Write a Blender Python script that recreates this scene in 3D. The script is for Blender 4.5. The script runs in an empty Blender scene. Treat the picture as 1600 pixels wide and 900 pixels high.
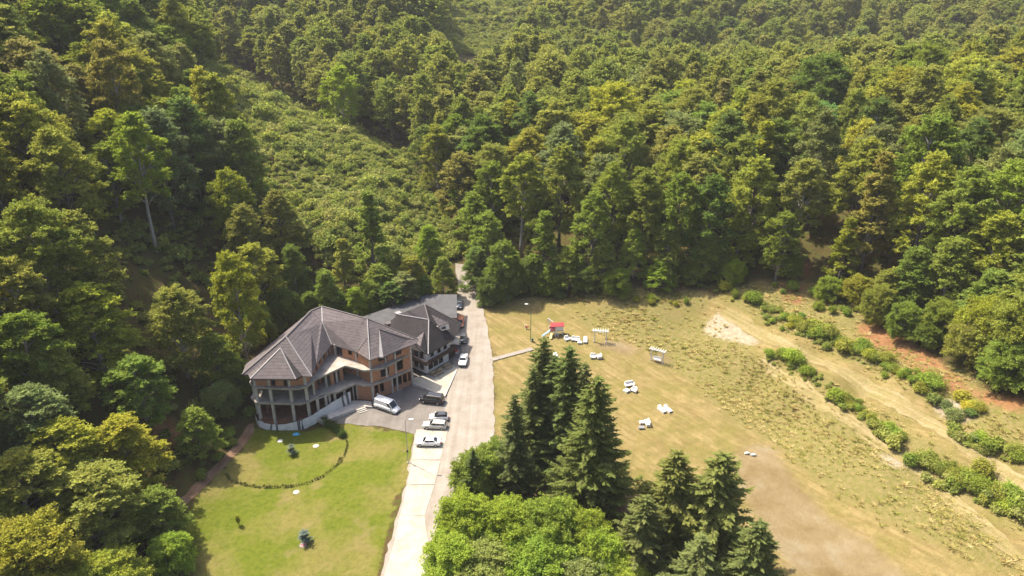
import bpy, bmesh, math, random
import numpy as np
from mathutils import Vector, Matrix

# ------------------------------------------------------------------ camera, sky, sun, exposure
sc = bpy.context.scene
COL = sc.collection
R = math.radians
F, PITCH, CAMZ = 1081.0, R(24.0), 78.0          # focal length in photo pixels, camera pitch, camera height
cam_d = bpy.data.cameras.new('camera'); cam = bpy.data.objects.new('camera', cam_d); COL.objects.link(cam)
cam_d.sensor_width = 36.0; cam_d.lens = F / 1600.0 * 36.0
cam_d.clip_start = 0.5; cam_d.clip_end = 6000.0
cam.location = (0, 0, CAMZ); cam.rotation_euler = (math.pi / 2 - PITCH, 0, 0)
sc.camera = cam

SUN_EL = R(56.0); SUN_DIR = Vector((-0.80, 0.60, 0)).normalized()     # horizontal direction towards the sun
to_sun = Vector((SUN_DIR.x * math.cos(SUN_EL), SUN_DIR.y * math.cos(SUN_EL), math.sin(SUN_EL)))
world = bpy.data.worlds.new('World'); sc.world = world; world.use_nodes = True
wn = world.node_tree; wn.nodes.clear()
sky = wn.nodes.new('ShaderNodeTexSky'); sky.sky_type = 'NISHITA'; sky.sun_disc = False
sky.sun_elevation = SUN_EL; sky.sun_rotation = math.atan2(SUN_DIR.x, SUN_DIR.y); sky.air_density = .8; sky.dust_density = 4.0; sky.ozone_density = .4
bg = wn.nodes.new('ShaderNodeBackground'); bg.inputs['Strength'].default_value = 0.15
wo = wn.nodes.new('ShaderNodeOutputWorld')
wn.links.new(sky.outputs[0], bg.inputs[0]); wn.links.new(bg.outputs[0], wo.inputs[0])
sun_d = bpy.data.lights.new('sun', 'SUN'); sun_d.energy = 4.8; sun_d.angle = R(0.6); sun_d.color = (1.0, 0.90, 0.74)
sun = bpy.data.objects.new('sun', sun_d); COL.objects.link(sun); sun.location = (-100, 120, 200)
sun.rotation_euler = to_sun.to_track_quat('Z', 'Y').to_euler()
sc.view_settings.view_transform = 'Standard'; sc.view_settings.look = 'None'
sc.view_settings.exposure = 1.15; sc.view_settings.gamma = 1.0
sc.render.engine = 'CYCLES'
sc.cycles.max_bounces = 8; sc.cycles.diffuse_bounces = 4; sc.cycles.transmission_bounces = 6
sc.cycles.glossy_bounces = 2; sc.cycles.transparent_max_bounces = 4; sc.cycles.volume_bounces = 0
sc.cycles.use_denoising = True
rnd = random.Random(7); rng = np.random.default_rng(11)

# ------------------------------------------------------------------ helpers: pixels, terrain
CP, SP = math.cos(PITCH), math.sin(PITCH)
def up(px, py, z=0.0):
    u = (px - 800) / F; v = (py - 450) / F
    dz = -(SP + v * CP); dy = CP - v * SP
    t = (z - CAMZ) / dz
    return (u * t, dy * t, z)
def proj(x, y, z):
    d = y * CP - (z - CAMZ) * SP
    h = y * SP + (z - CAMZ) * CP
    return 800 + F * x / d, 450 - F * h / d, d

ctrl = []
def cpt(x, y, z): ctrl.append((x, y, z))
def cpx(px, py, z): p = up(px, py, z); ctrl.append((p[0], p[1], z))
def zv(y): return max(0.0, 0.042 * (y - 122))
for y in (-60, -20, 20, 50, 75, 90, 105, 120, 135, 150, 165, 180):           # the road and the level meadow
    for x in (-16, -4): cpt(x, y, zv(y))
for x, y, z in ((10, 75, 0), (25, 75, 0), (40, 75, .3), (12, 95, 0), (30, 95, .2), (44, 95, .5), (12, 115, 0), (28, 115, .3),
                (8, 130, .4), (22, 130, .6), (5, 145, 1.0), (15, 145, 1.5), (4, 158, 1.6), (10, 20, 0), (40, 20, .5), (10, -40, 0), (40, -40, 1),
                (-22, 75, -.5), (-30, 75, -1.0), (-42, 75, -1.6), (-22, 90, -.4), (-32, 90, -1.1), (-44, 90, -1.8), (-24, 104, -.4), (-34, 104, -1.5),
                (-44, 104, -2.0), (-49, 111, -2.0), (-40, 111, -1.9), (-33, 113, -.9), (-27, 114, -.6), (-24, 120, -.5), (-18, 114, -.2), (-18, 126, 0),
                (-34, 122, -.6), (-42, 122, -1.0), (-24, 135, .5), (-40, 135, .5), (-20, 150, 1.2), (-30, 148, 1.5),
                (-30, 40, -1.2), (-30, 0, -1), (-30, -50, -1)): cpt(x, y, z)
for y in (-60, -10, 40, 75, 90, 105, 120, 135, 150, 165):                    # the steep left hillside
    cpt(-54, y, -.3 if y < 118 else 2.0)
    for x, z in ((-64, 5.5), (-82, 18), (-112, 37), (-150, 57), (-210, 82), (-330, 110)): cpt(x, y, z)
for x, y, z in ((-34, 170, 7), (-50, 175, 13), (-75, 190, 21), (-110, 195, 37), (-30, 190, 8), (-36, 210, 14), (-60, 215, 22), (-90, 230, 33),
                (-130, 230, 47), (-180, 230, 66), (-119, 291, 46), (-90, 266, 36), (-64, 250, 28), (-44, 240, 21), (-160, 320, 60), (-230, 330, 80), (-330, 330, 105),
                (-16, 192, 4.0), (-22, 215, 8), (-30, 245, 12), (-52, 276, 15), (-92, 312, 21), (-130, 352, 28), (-185, 400, 40), (-260, 450, 56),   # the gully
                (-6, 205, 10), (8, 185, 9), (20, 200, 12), (-6, 240, 15), (0, 265, 18), (-20, 300, 24), (-42, 342, 29), (-88, 368, 37),
                (35, 180, 12), (62, 185, 17), (50, 230, 19), (55, 270, 22), (100, 165, 22), (110, 130, 22), (115, 95, 22), (120, 60, 22), (120, 0, 22), (150, 110, 30),
                (125, 220, 28), (100, 330, 22), (200, 250, 35), (200, 150, 40), (220, 60, 45), (220, -40, 45), (30, 345, 24), (200, 330, 29), (100, 392, 15), (200, 400, 19), (310, 395, 30), (10, 405, 26),
                (100, 470, 40), (200, 480, 44), (300, 470, 54), (0, 480, 45), (100, 560, 74), (250, 560, 80), (400, 520, 88), (0, 560, 70), (-50, 412, 45), (-100, 440, 62), (-200, 485, 86), (-330, 480, 110),
                (0, 700, 112), (200, 760, 132), (420, 700, 135), (-250, 700, 100), (-450, 600, 130), (500, 450, 70), (500, 150, 80), (420, -50, 80),
                (0, 1000, 160), (300, 1050, 170), (-350, 1000, 150), (700, 900, 150), (700, 300, 110), (-600, 200, 170), (-600, 900, 190), (0, 1400, 190),
                (500, 1400, 160), (-500, 1400, 200)): cpt(x, y, z)
for a in ((1030, 570, .8), (1110, 625, .7), (1200, 690, .7), (1300, 790, .7), (1400, 905, .7)): cpx(*a)          # foot of the bank
for a in ((930, 500, 2.6), (980, 520, 2.4)): cpx(*a)
for a in ((1110, 500, 5), (1180, 560, 4.6), (1240, 600, 4.6), (1300, 640, 4.6), (1370, 690, 4.6), (1450, 750, 4.6), (1580, 870, 4.6), (1215, 590, 4.2), (1270, 640, 4.2), (1400, 745, 4.2), (1520, 850, 4.2)): cpx(*a)
for a in ((1140, 492, 6.6), (1200, 530, 7), (1265, 560, 7), (1330, 590, 7), (1390, 625, 7), (1450, 660, 7), (1590, 750, 7), (1225, 550, 6.6), (1350, 620, 6.6), (1480, 690, 6.6)): cpx(*a)
for a in ((870, 462, 3.6), (960, 455, 6), (1060, 442, 8), (1140, 445, 9), (1200, 432, 10.5), (1300, 462, 11), (1380, 500, 11.5), (1440, 535, 11.5), (1500, 570, 11.5), (1600, 640, 11.5), (1720, 740, 11.5)): cpx(*a)
cpt(82, 40, 5); cpt(92, 40, 11); cpt(58, 40, .7); cpt(70, 40, 4.6); cpt(82, -30, 5); cpt(58, -30, .7)
CT = np.array(ctrl); CS = 7.0
def kern(ax, ay, bx, by): return -np.sqrt((ax[:, None] - bx[None]) ** 2 + (ay[:, None] - by[None]) ** 2 + CS * CS)
_n = len(CT); _A = np.zeros((_n + 3, _n + 3)); _A[:_n, :_n] = kern(CT[:, 0], CT[:, 1], CT[:, 0], CT[:, 1]) + np.eye(_n) * -0.15
_A[:_n, _n] = 1; _A[:_n, _n + 1] = CT[:, 0] / 100; _A[:_n, _n + 2] = CT[:, 1] / 100; _A[_n:, :_n] = _A[:_n, _n:].T
_w = np.linalg.solve(_A, np.concatenate([CT[:, 2], [0, 0, 0]]))
def _h(ix, iy, s): 
    n = (ix * 374761393 + iy * 668265263 + s * 1442695041) & 0xffffffff
    n = ((n ^ (n >> 13)) * 1274126177) & 0xffffffff
    return ((n ^ (n >> 16)) & 0xffff) / 65535.0
def vnoise(x, y, s=0):
    x = np.asarray(x, float); y = np.asarray(y, float)
    ix = np.floor(x).astype(np.int64); iy = np.floor(y).astype(np.int64); fx = x - ix; fy = y - iy
    fx = fx * fx * (3 - 2 * fx); fy = fy * fy * (3 - 2 * fy)
    a = _h(ix, iy, s); b = _h(ix + 1, iy, s); c = _h(ix, iy + 1, s); d = _h(ix + 1, iy + 1, s)
    return (a + (b - a) * fx) * (1 - fy) + (c + (d - c) * fx) * fy - .5
def fbm(x, y, s=0, o=4):
    r = 0; a = 1.0
    for k in range(o): r = r + a * vnoise(np.asarray(x) * 2 ** k, np.asarray(y) * 2 ** k, s + k); a *= .5
    return r
def T(x, y):
    x = np.atleast_1d(np.asarray(x, float)); y = np.atleast_1d(np.asarray(y, float))
    out = np.empty(len(x))
    for i in range(0, len(x), 20000):
        s = slice(i, i + 20000)
        out[s] = kern(x[s], y[s], CT[:, 0], CT[:, 1]) @ _w[:_n] + _w[_n] + _w[_n + 1] * x[s] / 100 + _w[_n + 2] * y[s] / 100
    wild = np.clip((out - 2.2) / 4, 0, 1)
    return out + wild * (fbm(x / 9, y / 9, 3, 4) * 1.1)
def T1(x, y): return float(T([x], [y])[0])
_ts = np.concatenate([np.arange(60, 260, .5), np.arange(260, 1200, 2.0)])
def hit(px, py, h=0.0, ymin=0.0):
    u = (px - 800) / F; v = (py - 450) / F
    x = u * _ts; y = (CP - v * SP) * _ts; z = CAMZ - (SP + v * CP) * _ts
    k = np.nonzero((z < T(x, y) + h) & (y > ymin))[0]
    k = k[0] if len(k) else len(_ts) - 1
    return float(x[k]), float(y[k]), T1(x[k], y[k])
def inpoly(poly, x, y):
    x = np.atleast_1d(x); y = np.atleast_1d(y); r = np.zeros(len(x), bool); n = len(poly)
    for i in range(n):
        (x0, y0), (x1, y1) = poly[i][:2], poly[(i + 1) % n][:2]
        if y0 == y1: continue
        c = ((y0 > y) != (y1 > y)) & (x < (x1 - x0) * (y - y0) / (y1 - y0) + x0)
        r ^= c
    return r

# ------------------------------------------------------------------ helpers: materials
MATS = {}
def nt(name, rough=.8, spec=.3):
    m = bpy.data.materials.new(name); m.use_nodes = True; t = m.node_tree; b = t.nodes['Principled BSDF']
    b.inputs['Roughness'].default_value = rough; b.inputs['Specular IOR Level'].default_value = spec
    MATS[name] = m
    return m, t, b
def N(t, typ, **kw):
    n = t.nodes.new(typ)
    for k, v in kw.items():
        if hasattr(n, k): setattr(n, k, v)
        else: n.inputs[k.replace('_', ' ')].default_value = v
    return n
def noise(t, vec, scale, detail=4.0, rough=.6):
    n = t.nodes.new('ShaderNodeTexNoise'); n.inputs['Scale'].default_value = scale; n.inputs['Detail'].default_value = detail; n.inputs['Roughness'].default_value = rough
    if vec is not None: t.links.new(vec, n.inputs['Vector'])
    return n.outputs['Fac']
def ramp(t, fac, stops):
    r = t.nodes.new('ShaderNodeValToRGB'); e = r.color_ramp.elements
    while len(e) < len(stops): e.new(.5)
    for k, (p, c) in enumerate(stops): e[k].position = p; e[k].color = (c[0], c[1], c[2], 1)
    t.links.new(fac, r.inputs[0]); return r.outputs[0]
def mixc(t, fac, a, b, mode='MIX'):
    m = t.nodes.new('ShaderNodeMix'); m.data_type = 'RGBA'; m.blend_type = mode; m.clamp_factor = True
    for s, v in ((m.inputs[0], fac), (m.inputs[6], a), (m.inputs[7], b)):
        if isinstance(v, (int, float)): s.default_value = v
        elif isinstance(v, tuple): s.default_value = (*v, 1)
        else: t.links.new(v, s)
    return m.outputs[2]
def math_(t, op, a, b=0.0, clamp=False):
    m = t.nodes.new('ShaderNodeMath'); m.operation = op; m.use_clamp = clamp
    for s, v in ((m.inputs[0], a), (m.inputs[1], b)):
        if isinstance(v, (int, float)): s.default_value = v
        else: t.links.new(v, s)
    return m.outputs[0]
def pos(t): return t.nodes.new('ShaderNodeNewGeometry').outputs['Position']
def objco(t): return t.nodes.new('ShaderNodeTexCoord').outputs['Object']
def bump(t, b, h, strength=.4, dist=.05):
    n = t.nodes.new('ShaderNodeBump'); n.inputs['Strength'].default_value = strength; n.inputs['Distance'].default_value = dist
    t.links.new(h, n.inputs['Height']); t.links.new(n.outputs[0], b.inputs['Normal'])
def simple(name, c, rough=.7, spec=.3, var=.18, scale=1.5, metal=0.0, bmp=0.0):
    m, t, b = nt(name, rough, spec); p = objco(t)
    n = noise(t, p, scale, 5.0)
    lo = tuple(x * (1 - var) for x in c); hi = tuple(min(1, x * (1 + var)) for x in c)
    t.links.new(ramp(t, n, [(.3, lo), (.7, hi)]), b.inputs['Base Color']); b.inputs['Metallic'].default_value = metal
    if bmp: bump(t, b, noise(t, p, scale * 8, 3.0), bmp, .02)
    return m

# ------------------------------------------------------------------ helpers: meshes and objects
class MB:
    def __init__(s): s.v = []; s.f = []
    def add(s, vs, fs):
        o = len(s.v); s.v += [tuple(p) for p in vs]; s.f += [tuple(i + o for i in q) for q in fs]; return s
    def box(s, c, size, rz=0.0, tilt=None):
        hx, hy, hz = size[0] / 2, size[1] / 2, size[2] / 2
        M = Matrix.Rotation(rz, 3, 'Z')
        if tilt: M = M @ Matrix.Rotation(tilt[1], 3, tilt[0])
        vs = [Vector(c) + M @ Vector((a * hx, b * hy, d * hz)) for d in (-1, 1) for a, b in ((-1, -1), (1, -1), (1, 1), (-1, 1))]
        return s.add(vs, [(3, 2, 1, 0), (4, 5, 6, 7), (0, 1, 5, 4), (1, 2, 6, 5), (2, 3, 7, 6), (3, 0, 4, 7)])
    def bar(s, a, b, w, h=None, roll=None):
        a = Vector(a); b = Vector(b); h = h or w; d = (b - a).normalized()
        up_ = Vector((0, 0, 1)) if abs(d.z) < .95 else Vector((0, 1, 0))
        x = d.cross(up_).normalized(); y = x.cross(d)
        vs = [p + x * i * w / 2 + y * j * h / 2 for p in (a, b) for i, j in ((-1, -1), (1, -1), (1, 1), (-1, 1))]
        return s.add(vs, [(0, 1, 2, 3), (7, 6, 5, 4), (0, 4, 5, 1), (1, 5, 6, 2), (2, 6, 7, 3), (3, 7, 4, 0)])
    def tube(s, pts, rad, n=8, cap=True):
        rings = []
        for k, p in enumerate(pts):
            p = Vector(p); d = (Vector(pts[min(k + 1, len(pts) - 1)]) - Vector(pts[max(k - 1, 0)])).normalized()
            u = Vector((0, 0, 1)) if abs(d.z) < .9 else Vector((1, 0, 0))
            x = d.cross(u).normalized(); y = x.cross(d); r = rad[k] if hasattr(rad, '__len__') else rad
            rings.append([p + (x * math.cos(2 * math.pi * i / n) + y * math.sin(2 * math.pi * i / n)) * r for i in range(n)])
        o = len(s.v); s.v += [tuple(q) for r_ in rings for q in r_]
        for k in range(len(pts) - 1):
            for i in range(n): j = (i + 1) % n; s.f.append((o + k * n + j, o + k * n + i, o + (k + 1) * n + i, o + (k + 1) * n + j))
        if cap: s.f.append(tuple(o + i for i in range(n))); s.f.append(tuple(o + (len(pts) - 1) * n + n - 1 - i for i in range(n)))
        return s
    def prism(s, poly, z0, z1):
        n = len(poly); a = sum(poly[i][0] * poly[(i + 1) % n][1] - poly[(i + 1) % n][0] * poly[i][1] for i in range(n))
        if a < 0: poly = poly[::-1]
        vs = [(p[0], p[1], z0) for p in poly] + [(p[0], p[1], z1) for p in poly]
        return s.add(vs, [tuple(range(n - 1, -1, -1)), tuple(range(n, 2 * n))] + [(i, (i + 1) % n, n + (i + 1) % n, n + i) for i in range(n)])
    def sheet(s, pts, th):           # a flat panel in 3-D with thickness downwards
        n = len(pts); P = [Vector(p) for p in pts]
        nn = sum(((P[i] - P[0]).cross(P[i + 1] - P[0]) for i in range(1, n - 1)), Vector())
        if nn.z < 0: P = P[::-1]
        vs = P + [p - Vector((0, 0, th)) for p in P]
        return s.add(vs, [tuple(range(n)), tuple(range(2 * n - 1, n - 1, -1))] + [(i, n + i, n + (i + 1) % n, (i + 1) % n) for i in range(n)])
    def build(s, name, mat, parent=None, off=(0, 0, 0), smooth=False, kind=None):
        me = bpy.data.meshes.new(name); o = Vector(off)
        me.from_pydata([(p[0] - o.x, p[1] - o.y, p[2] - o.z) for p in s.v], [], s.f); me.update()
        if smooth: me.polygons.foreach_set('use_smooth', [True] * len(me.polygons))
        return link(name, me, mat, parent, kind)
def link(name, me, mat, parent=None, kind=None):
    ob = bpy.data.objects.new(name, me); COL.objects.link(ob); ob.parent = parent
    if mat is not None and not len(me.materials): me.materials.append(MATS[mat] if isinstance(mat, str) else mat)
    if kind: ob['kind'] = kind
    return ob
def tag(o, label, cat, group=None):
    o['label'] = label; o['category'] = cat
    if group: o['group'] = group
    return o
def thing(name, label, cat, loc=(0, 0, 0), rz=0.0, group=None):
    o = bpy.data.objects.new(name, None); COL.objects.link(o); o.empty_display_size = .3
    o.location = loc; o.rotation_euler = (0, 0, rz); return tag(o, label, cat, group)
def copy_tree(o, parent=None):
    c = o.copy(); COL.objects.link(c); c.parent = parent
    for ch in list(o.children): copy_tree(ch, c)
    return c
_U = ['', 'first', 'second', 'third', 'fourth', 'fifth', 'sixth', 'seventh', 'eighth', 'ninth', 'tenth', 'eleventh', 'twelfth', 'thirteenth', 'fourteenth', 'fifteenth', 'sixteenth', 'seventeenth', 'eighteenth', 'nineteenth']
ORD = [_U[k] if k < 20 else [['', '', 'twentieth', 'thirtieth', 'fortieth', 'fiftieth'][k // 10], ['', '', 'twenty-', 'thirty-', 'forty-', 'fifty-'][k // 10] + _U[k % 10]][k % 10 > 0] for k in range(1, 60)]

# ------------------------------------------------------------------ terrain
def gpoly(pp): return [hit(a, b)[:2] for a, b in pp]
LAWN_PX = [(648, 676), (640, 720), (628, 775), (606, 855), (596, 910), (596, 1400), (200, 1400), (272, 905), (298, 790), (345, 735), (392, 668), (440, 668), (490, 668), (540, 660), (600, 672)]
MEADOW_PX = [(700, 1400), (700, 905), (745, 760), (772, 690), (770, 560), (760, 500), (752, 476), (800, 470), (840, 462), (880, 470), (1000, 476), (1060, 452), (1130, 462), (1190, 432), (1280, 446), (1340, 496), (1400, 518), (1480, 576), (1530, 614), (1700, 690), (1750, 910), (1700, 1500)]
WEED_PX = [[(1000, 478), (1120, 500), (1180, 560), (1300, 640), (1450, 750), (1620, 900), (1560, 905), (1330, 790), (1200, 690), (1120, 630), (1060, 580), (1000, 540), (930, 520), (900, 490)],
           [(1200, 560), (1330, 620), (1450, 690), (1620, 795), (1620, 860), (1450, 730), (1300, 625), (1190, 565)],
           [(1120, 470), (1200, 505), (1330, 565), (1450, 635), (1640, 740), (1640, 660), (1500, 590), (1380, 515), (1280, 460), (1180, 445)],
           [(860, 468), (1000, 478), (1130, 480), (1060, 450), (960, 455)]]
BARE_PX = [[(1180, 556), (1300, 634), (1450, 742), (1620, 880), (1620, 905), (1450, 757), (1300, 646), (1180, 566)], [(1205, 530), (1330, 588), (1450, 655), (1620, 757), (1620, 778), (1450, 668), (1330, 598), (1205, 537)], [(1150, 700), (1215, 700), (1260, 770), (1330, 830), (1420, 910), (1240, 910), (1190, 830), (1150, 760)], [(1020, 545), (1060, 560), (1050, 575), (1005, 568)], [(930, 535), (1000, 545), (985, 560), (925, 548)],
           [(700, 760), (800, 740), (1000, 770), (1010, 800), (880, 830), (720, 880)]]
RED_PX = [[(1325, 500), (1385, 512), (1440, 545), (1500, 590), (1505, 622), (1450, 590), (1390, 555), (1340, 530)], [(1195, 392), (1262, 405), (1275, 440), (1215, 432)], [(1210, 440), (1265, 450), (1250, 478), (1215, 470)],
          [(985, 440), (1080, 445), (1075, 458), (1000, 452)], [(330, 420), (362, 430), (360, 470), (335, 465)], [(1500, 600), (1600, 630), (1600, 660), (1540, 640)], [(200, 640), (250, 620), (290, 690), (240, 720)]]
WHITE_PX = [[(1134, 488), (1175, 512), (1190, 548), (1150, 540), (1100, 524), (1112, 500)], [(1480, 620), (1530, 640), (1520, 665), (1470, 650)], [(1370, 705), (1420, 725), (1400, 735), (1360, 715)], [(1158, 707), (1182, 707), (1186, 716), (1160, 717)]]
CLEAR_PX = [(318, 92), (360, 108), (430, 142), (520, 192), (580, 222), (645, 262), (690, 325), (706, 365), (660, 375), (600, 345), (540, 320), (480, 330), (455, 270), (430, 210), (380, 165), (330, 125)]
CLEAR2_PX = [(690, -20), (850, -20), (800, 40), (780, 62), (730, 70), (690, 60), (700, 20)]
GAP_PX = [(130, 300), (330, 300), (345, 465), (300, 440), (230, 430), (150, 430)]
def lines(a):
    r = [a[0][0]]
    for (s0, s1), st in zip(zip([q[0] for q in a], [q[0] for q in a][1:] + [a[-1][2]]), [q[1] for q in a]):
        n = max(1, int(round((s1 - s0) / st))); r += list(np.linspace(s0, s1, n + 1)[1:])
    return np.array(r)
gx = lines([(-1400, 60, 0), (-360, 12, 0), (-150, 4, 0), (-62, .9, 0), (96, 3.5, 0), (200, 12, 0), (500, 60, 1500)])
gy = lines([(-500, 60, 0), (-80, 10, 0), (60, .9, 0), (172, 3, 0), (330, 9, 0), (720, 40, 0), (1500, 120, 2600)])
GX, GY = np.meshgrid(gx, gy); fx, fy = GX.ravel(), GY.ravel()
fz = T(np.clip(fx, -600, 700), np.clip(fy, -60, 1400))
nx, ny = len(gx), len(gy)
ii = (np.arange(ny - 1)[:, None] * nx + np.arange(nx - 1)[None]).ravel()
me = bpy.data.meshes.new('ground'); me.from_pydata(np.stack([fx, fy, fz], 1), [], np.stack([ii, ii + 1, ii + nx + 1, ii + nx], 1)); me.update()
me.polygons.foreach_set('use_smooth', [True] * len(me.polygons))
wx = fx + fbm(fx / 5, fy / 5, 21) * 2.2; wy = fy + fbm(fx / 5, fy / 5, 31) * 2.2
def msk(polys, sx=wx, sy=wy):
    r = np.zeros(len(fx), bool)
    for p in polys: r |= inpoly(gpoly(p), sx, sy)
    return r.astype(float)
def blur(M):
    G = M.reshape(ny, nx)
    for _ in range(2):
        G = (np.roll(G, 1, 0) + G * 2 + np.roll(G, -1, 0)) / 4; G = (np.roll(G, 1, 1) + G * 2 + np.roll(G, -1, 1)) / 4
    return G.ravel()
Z1 = np.stack([msk([LAWN_PX]), blur(blur(msk([MEADOW_PX]))), blur(blur(blur(msk(WEED_PX)))), blur(blur(blur(msk(BARE_PX))))], 1)
Z2 = np.stack([blur(blur(msk(RED_PX))), blur(msk(WHITE_PX)), blur(msk([CLEAR_PX, CLEAR2_PX])), np.ones(len(fx))], 1)
for nm, Z in (('zone_a', Z1), ('zone_b', Z2)):
    a = me.color_attributes.new(nm, 'FLOAT_COLOR', 'POINT'); a.data.foreach_set('color', Z.astype(np.float32).ravel())

m, t, b = nt('ground', .95, .1); p = pos(t)
za = N(t, 'ShaderNodeAttribute', attribute_name='zone_a'); zb = N(t, 'ShaderNodeAttribute', attribute_name='zone_b')
sa = t.nodes.new('ShaderNodeSeparateColor'); sb = t.nodes.new('ShaderNodeSeparateColor')
t.links.new(za.outputs['Color'], sa.inputs[0]); t.links.new(zb.outputs['Color'], sb.inputs[0])
n1 = noise(t, p, .16, 6, .65); n2 = noise(t, p, 1.3, 5, .7); n3 = noise(t, p, .05, 3); n4 = noise(t, p, 5.0, 4, .7)
mp = t.nodes.new('ShaderNodeMapping'); mp.vector_type = 'TEXTURE'; mp.inputs['Rotation'].default_value = (0, 0, -.93); mp.inputs['Scale'].default_value = (7, .8, 1); t.links.new(p, mp.inputs[0])
n5 = noise(t, mp.outputs[0], 1.0, 5, .65)
floor_c = ramp(t, n2, [(.3, (0.044, 0.032, 0.013)), (.45, (0.081, 0.051, 0.023)), (.55, (0.056, 0.066, 0.013)), (.8, (0.106, 0.084, 0.030))])
n6 = noise(t, p, .085, 4, .6)
lawn_c = ramp(t, n2, [(.25, (0.052, 0.080, 0.007)), (.5, (0.093, 0.112, 0.010)), (.75, (0.122, 0.130, 0.018))])
lawn_c = mixc(t, math_(t, 'MULTIPLY', ramp(t, n6, [(.46, (0, 0, 0)), (.60, (1, 1, 1))]), .75), lawn_c, ramp(t, n2, [(.2, (0.117, 0.099, 0.025)), (.8, (0.205, 0.171, 0.061))]))
lawn_c = mixc(t, math_(t, 'MULTIPLY', ramp(t, n1, [(.56, (0, 0, 0)), (.68, (1, 1, 1))]), .6), lawn_c, (0.187, 0.142, 0.066))
n7 = noise(t, p, .55, 5, .7)
dry_c = mixc(t, ramp(t, n5, [(.38, (0, 0, 0)), (.62, (1, 1, 1))]), (0.169, 0.124, 0.048), (0.253, 0.195, 0.087))
dry_c = mixc(t, math_(t, 'MULTIPLY', ramp(t, n1, [(.38, (1, 1, 1)), (.56, (0, 0, 0))]), .65), dry_c, (0.132, 0.124, 0.027))
dry_c = mixc(t, math_(t, 'MULTIPLY', ramp(t, n7, [(.42, (1, 1, 1)), (.56, (0, 0, 0))]), .5), dry_c, (0.118, 0.102, 0.030))
dry_c = mixc(t, math_(t, 'MULTIPLY', ramp(t, n4, [(.5, (0, 0, 0)), (.72, (1, 1, 1))]), .5), dry_c, (0.276, 0.217, 0.109))
weed_c = mixc(t, ramp(t, n2, [(.35, (0, 0, 0)), (.6, (1, 1, 1))]), (.115, .118, .026), (.185, .150, .062))
bare_c = ramp(t, n1, [(.3, (0.139, 0.094, 0.043)), (.55, (0.196, 0.150, 0.087)), (.75, (0.243, 0.213, 0.152))])
red_c = ramp(t, n2, [(.3, (0.142, 0.065, 0.028)), (.7, (0.253, 0.137, 0.066))])
white_c = ramp(t, n2, [(.3, (0.216, 0.168, 0.108)), (.7, (0.344, 0.296, 0.224))])
clear_c = ramp(t, n2, [(.3, (.075, .095, .020)), (.7, (.15, .155, .045))])
nmix = math_(t, 'ADD', math_(t, 'MULTIPLY', n2, .6), math_(t, 'MULTIPLY', n4, .4))
def soft(s): return ramp(t, math_(t, 'ADD', s, math_(t, 'MULTIPLY', math_(t, 'SUBTRACT', nmix, .5), 1.5)), [(.3, (0, 0, 0)), (.75, (1, 1, 1))])
c = floor_c
for s_, cc in ((sb.outputs[2], clear_c), (sa.outputs[1], dry_c), (sa.outputs[0], lawn_c), (sa.outputs[2], weed_c), (sb.outputs[0], red_c), (sb.outputs[1], white_c)): c = mixc(t, soft(s_), c, cc)
c = mixc(t, math_(t, 'MULTIPLY', soft(za.outputs['Alpha']), .8), c, bare_c)
t.links.new(c, b.inputs['Base Color']); bump(t, b, math_(t, 'ADD', n2, math_(t, 'MULTIPLY', n4, .6)), .7, .35)
ground = link('ground', me, m); ground['kind'] = 'structure'

# sheets laid on the terrain
def densify(poly, step=1.0, jit=0.0, s=1):
    r = []
    for i in range(len(poly)):
        a = Vector(poly[i][:2]); c_ = Vector(poly[(i + 1) % len(poly)][:2]); n = max(1, int((c_ - a).length / step))
        for k in range(n):
            q = a.lerp(c_, k / n); r.append((q.x + jit * 2 * float(vnoise(q.x * .9, q.y * .9, s)), q.y + jit * 2 * float(vnoise(q.x * .9, q.y * .9, s + 5))))
    return r
def lay(name, poly, off, mat, step=2.0, jit=0.0, parent=None, thick=0.0, structure=True):
    poly = densify(poly, 1.0, jit)
    bm = bmesh.new(); vs = [bm.verts.new((a, b_, 0)) for a, b_ in poly]; f = bm.faces.new(vs); f.normal_update()
    if f.normal.z < 0: f.normal_flip()
    xs = [q[0] for q in poly]; ys = [q[1] for q in poly]
    for lo, hi, nrm in ((min(xs), max(xs), (1, 0, 0)), (min(ys), max(ys), (0, 1, 0))):
        k = math.ceil(lo / step) * step
        while k < hi:
            bmesh.ops.bisect_plane(bm, geom=bm.verts[:] + bm.edges[:] + bm.faces[:], plane_co=(k * nrm[0], k * nrm[1], 0), plane_no=nrm); k += step
    bmesh.ops.triangulate(bm, faces=bm.faces[:])
    zz = T([v.co.x for v in bm.verts], [v.co.y for v in bm.verts])
    for v, z in zip(bm.verts, zz): v.co.z = z + off
    if thick:
        ext = bmesh.ops.extrude_face_region(bm, geom=bm.faces[:])
        for v in [e for e in ext['geom'] if isinstance(e, bmesh.types.BMVert)]: pass
        top = set(e for e in ext['geom'] if isinstance(e, bmesh.types.BMVert))
        for v in bm.verts:
            if v not in top: v.co.z -= thick
        bmesh.ops.recalc_face_normals(bm, faces=bm.faces[:])
    me = bpy.data.meshes.new(name); bm.to_mesh(me); bm.free()
    o = link(name, me, mat, parent)
    if structure and parent is None: o['kind'] = 'structure'
    return o
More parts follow.
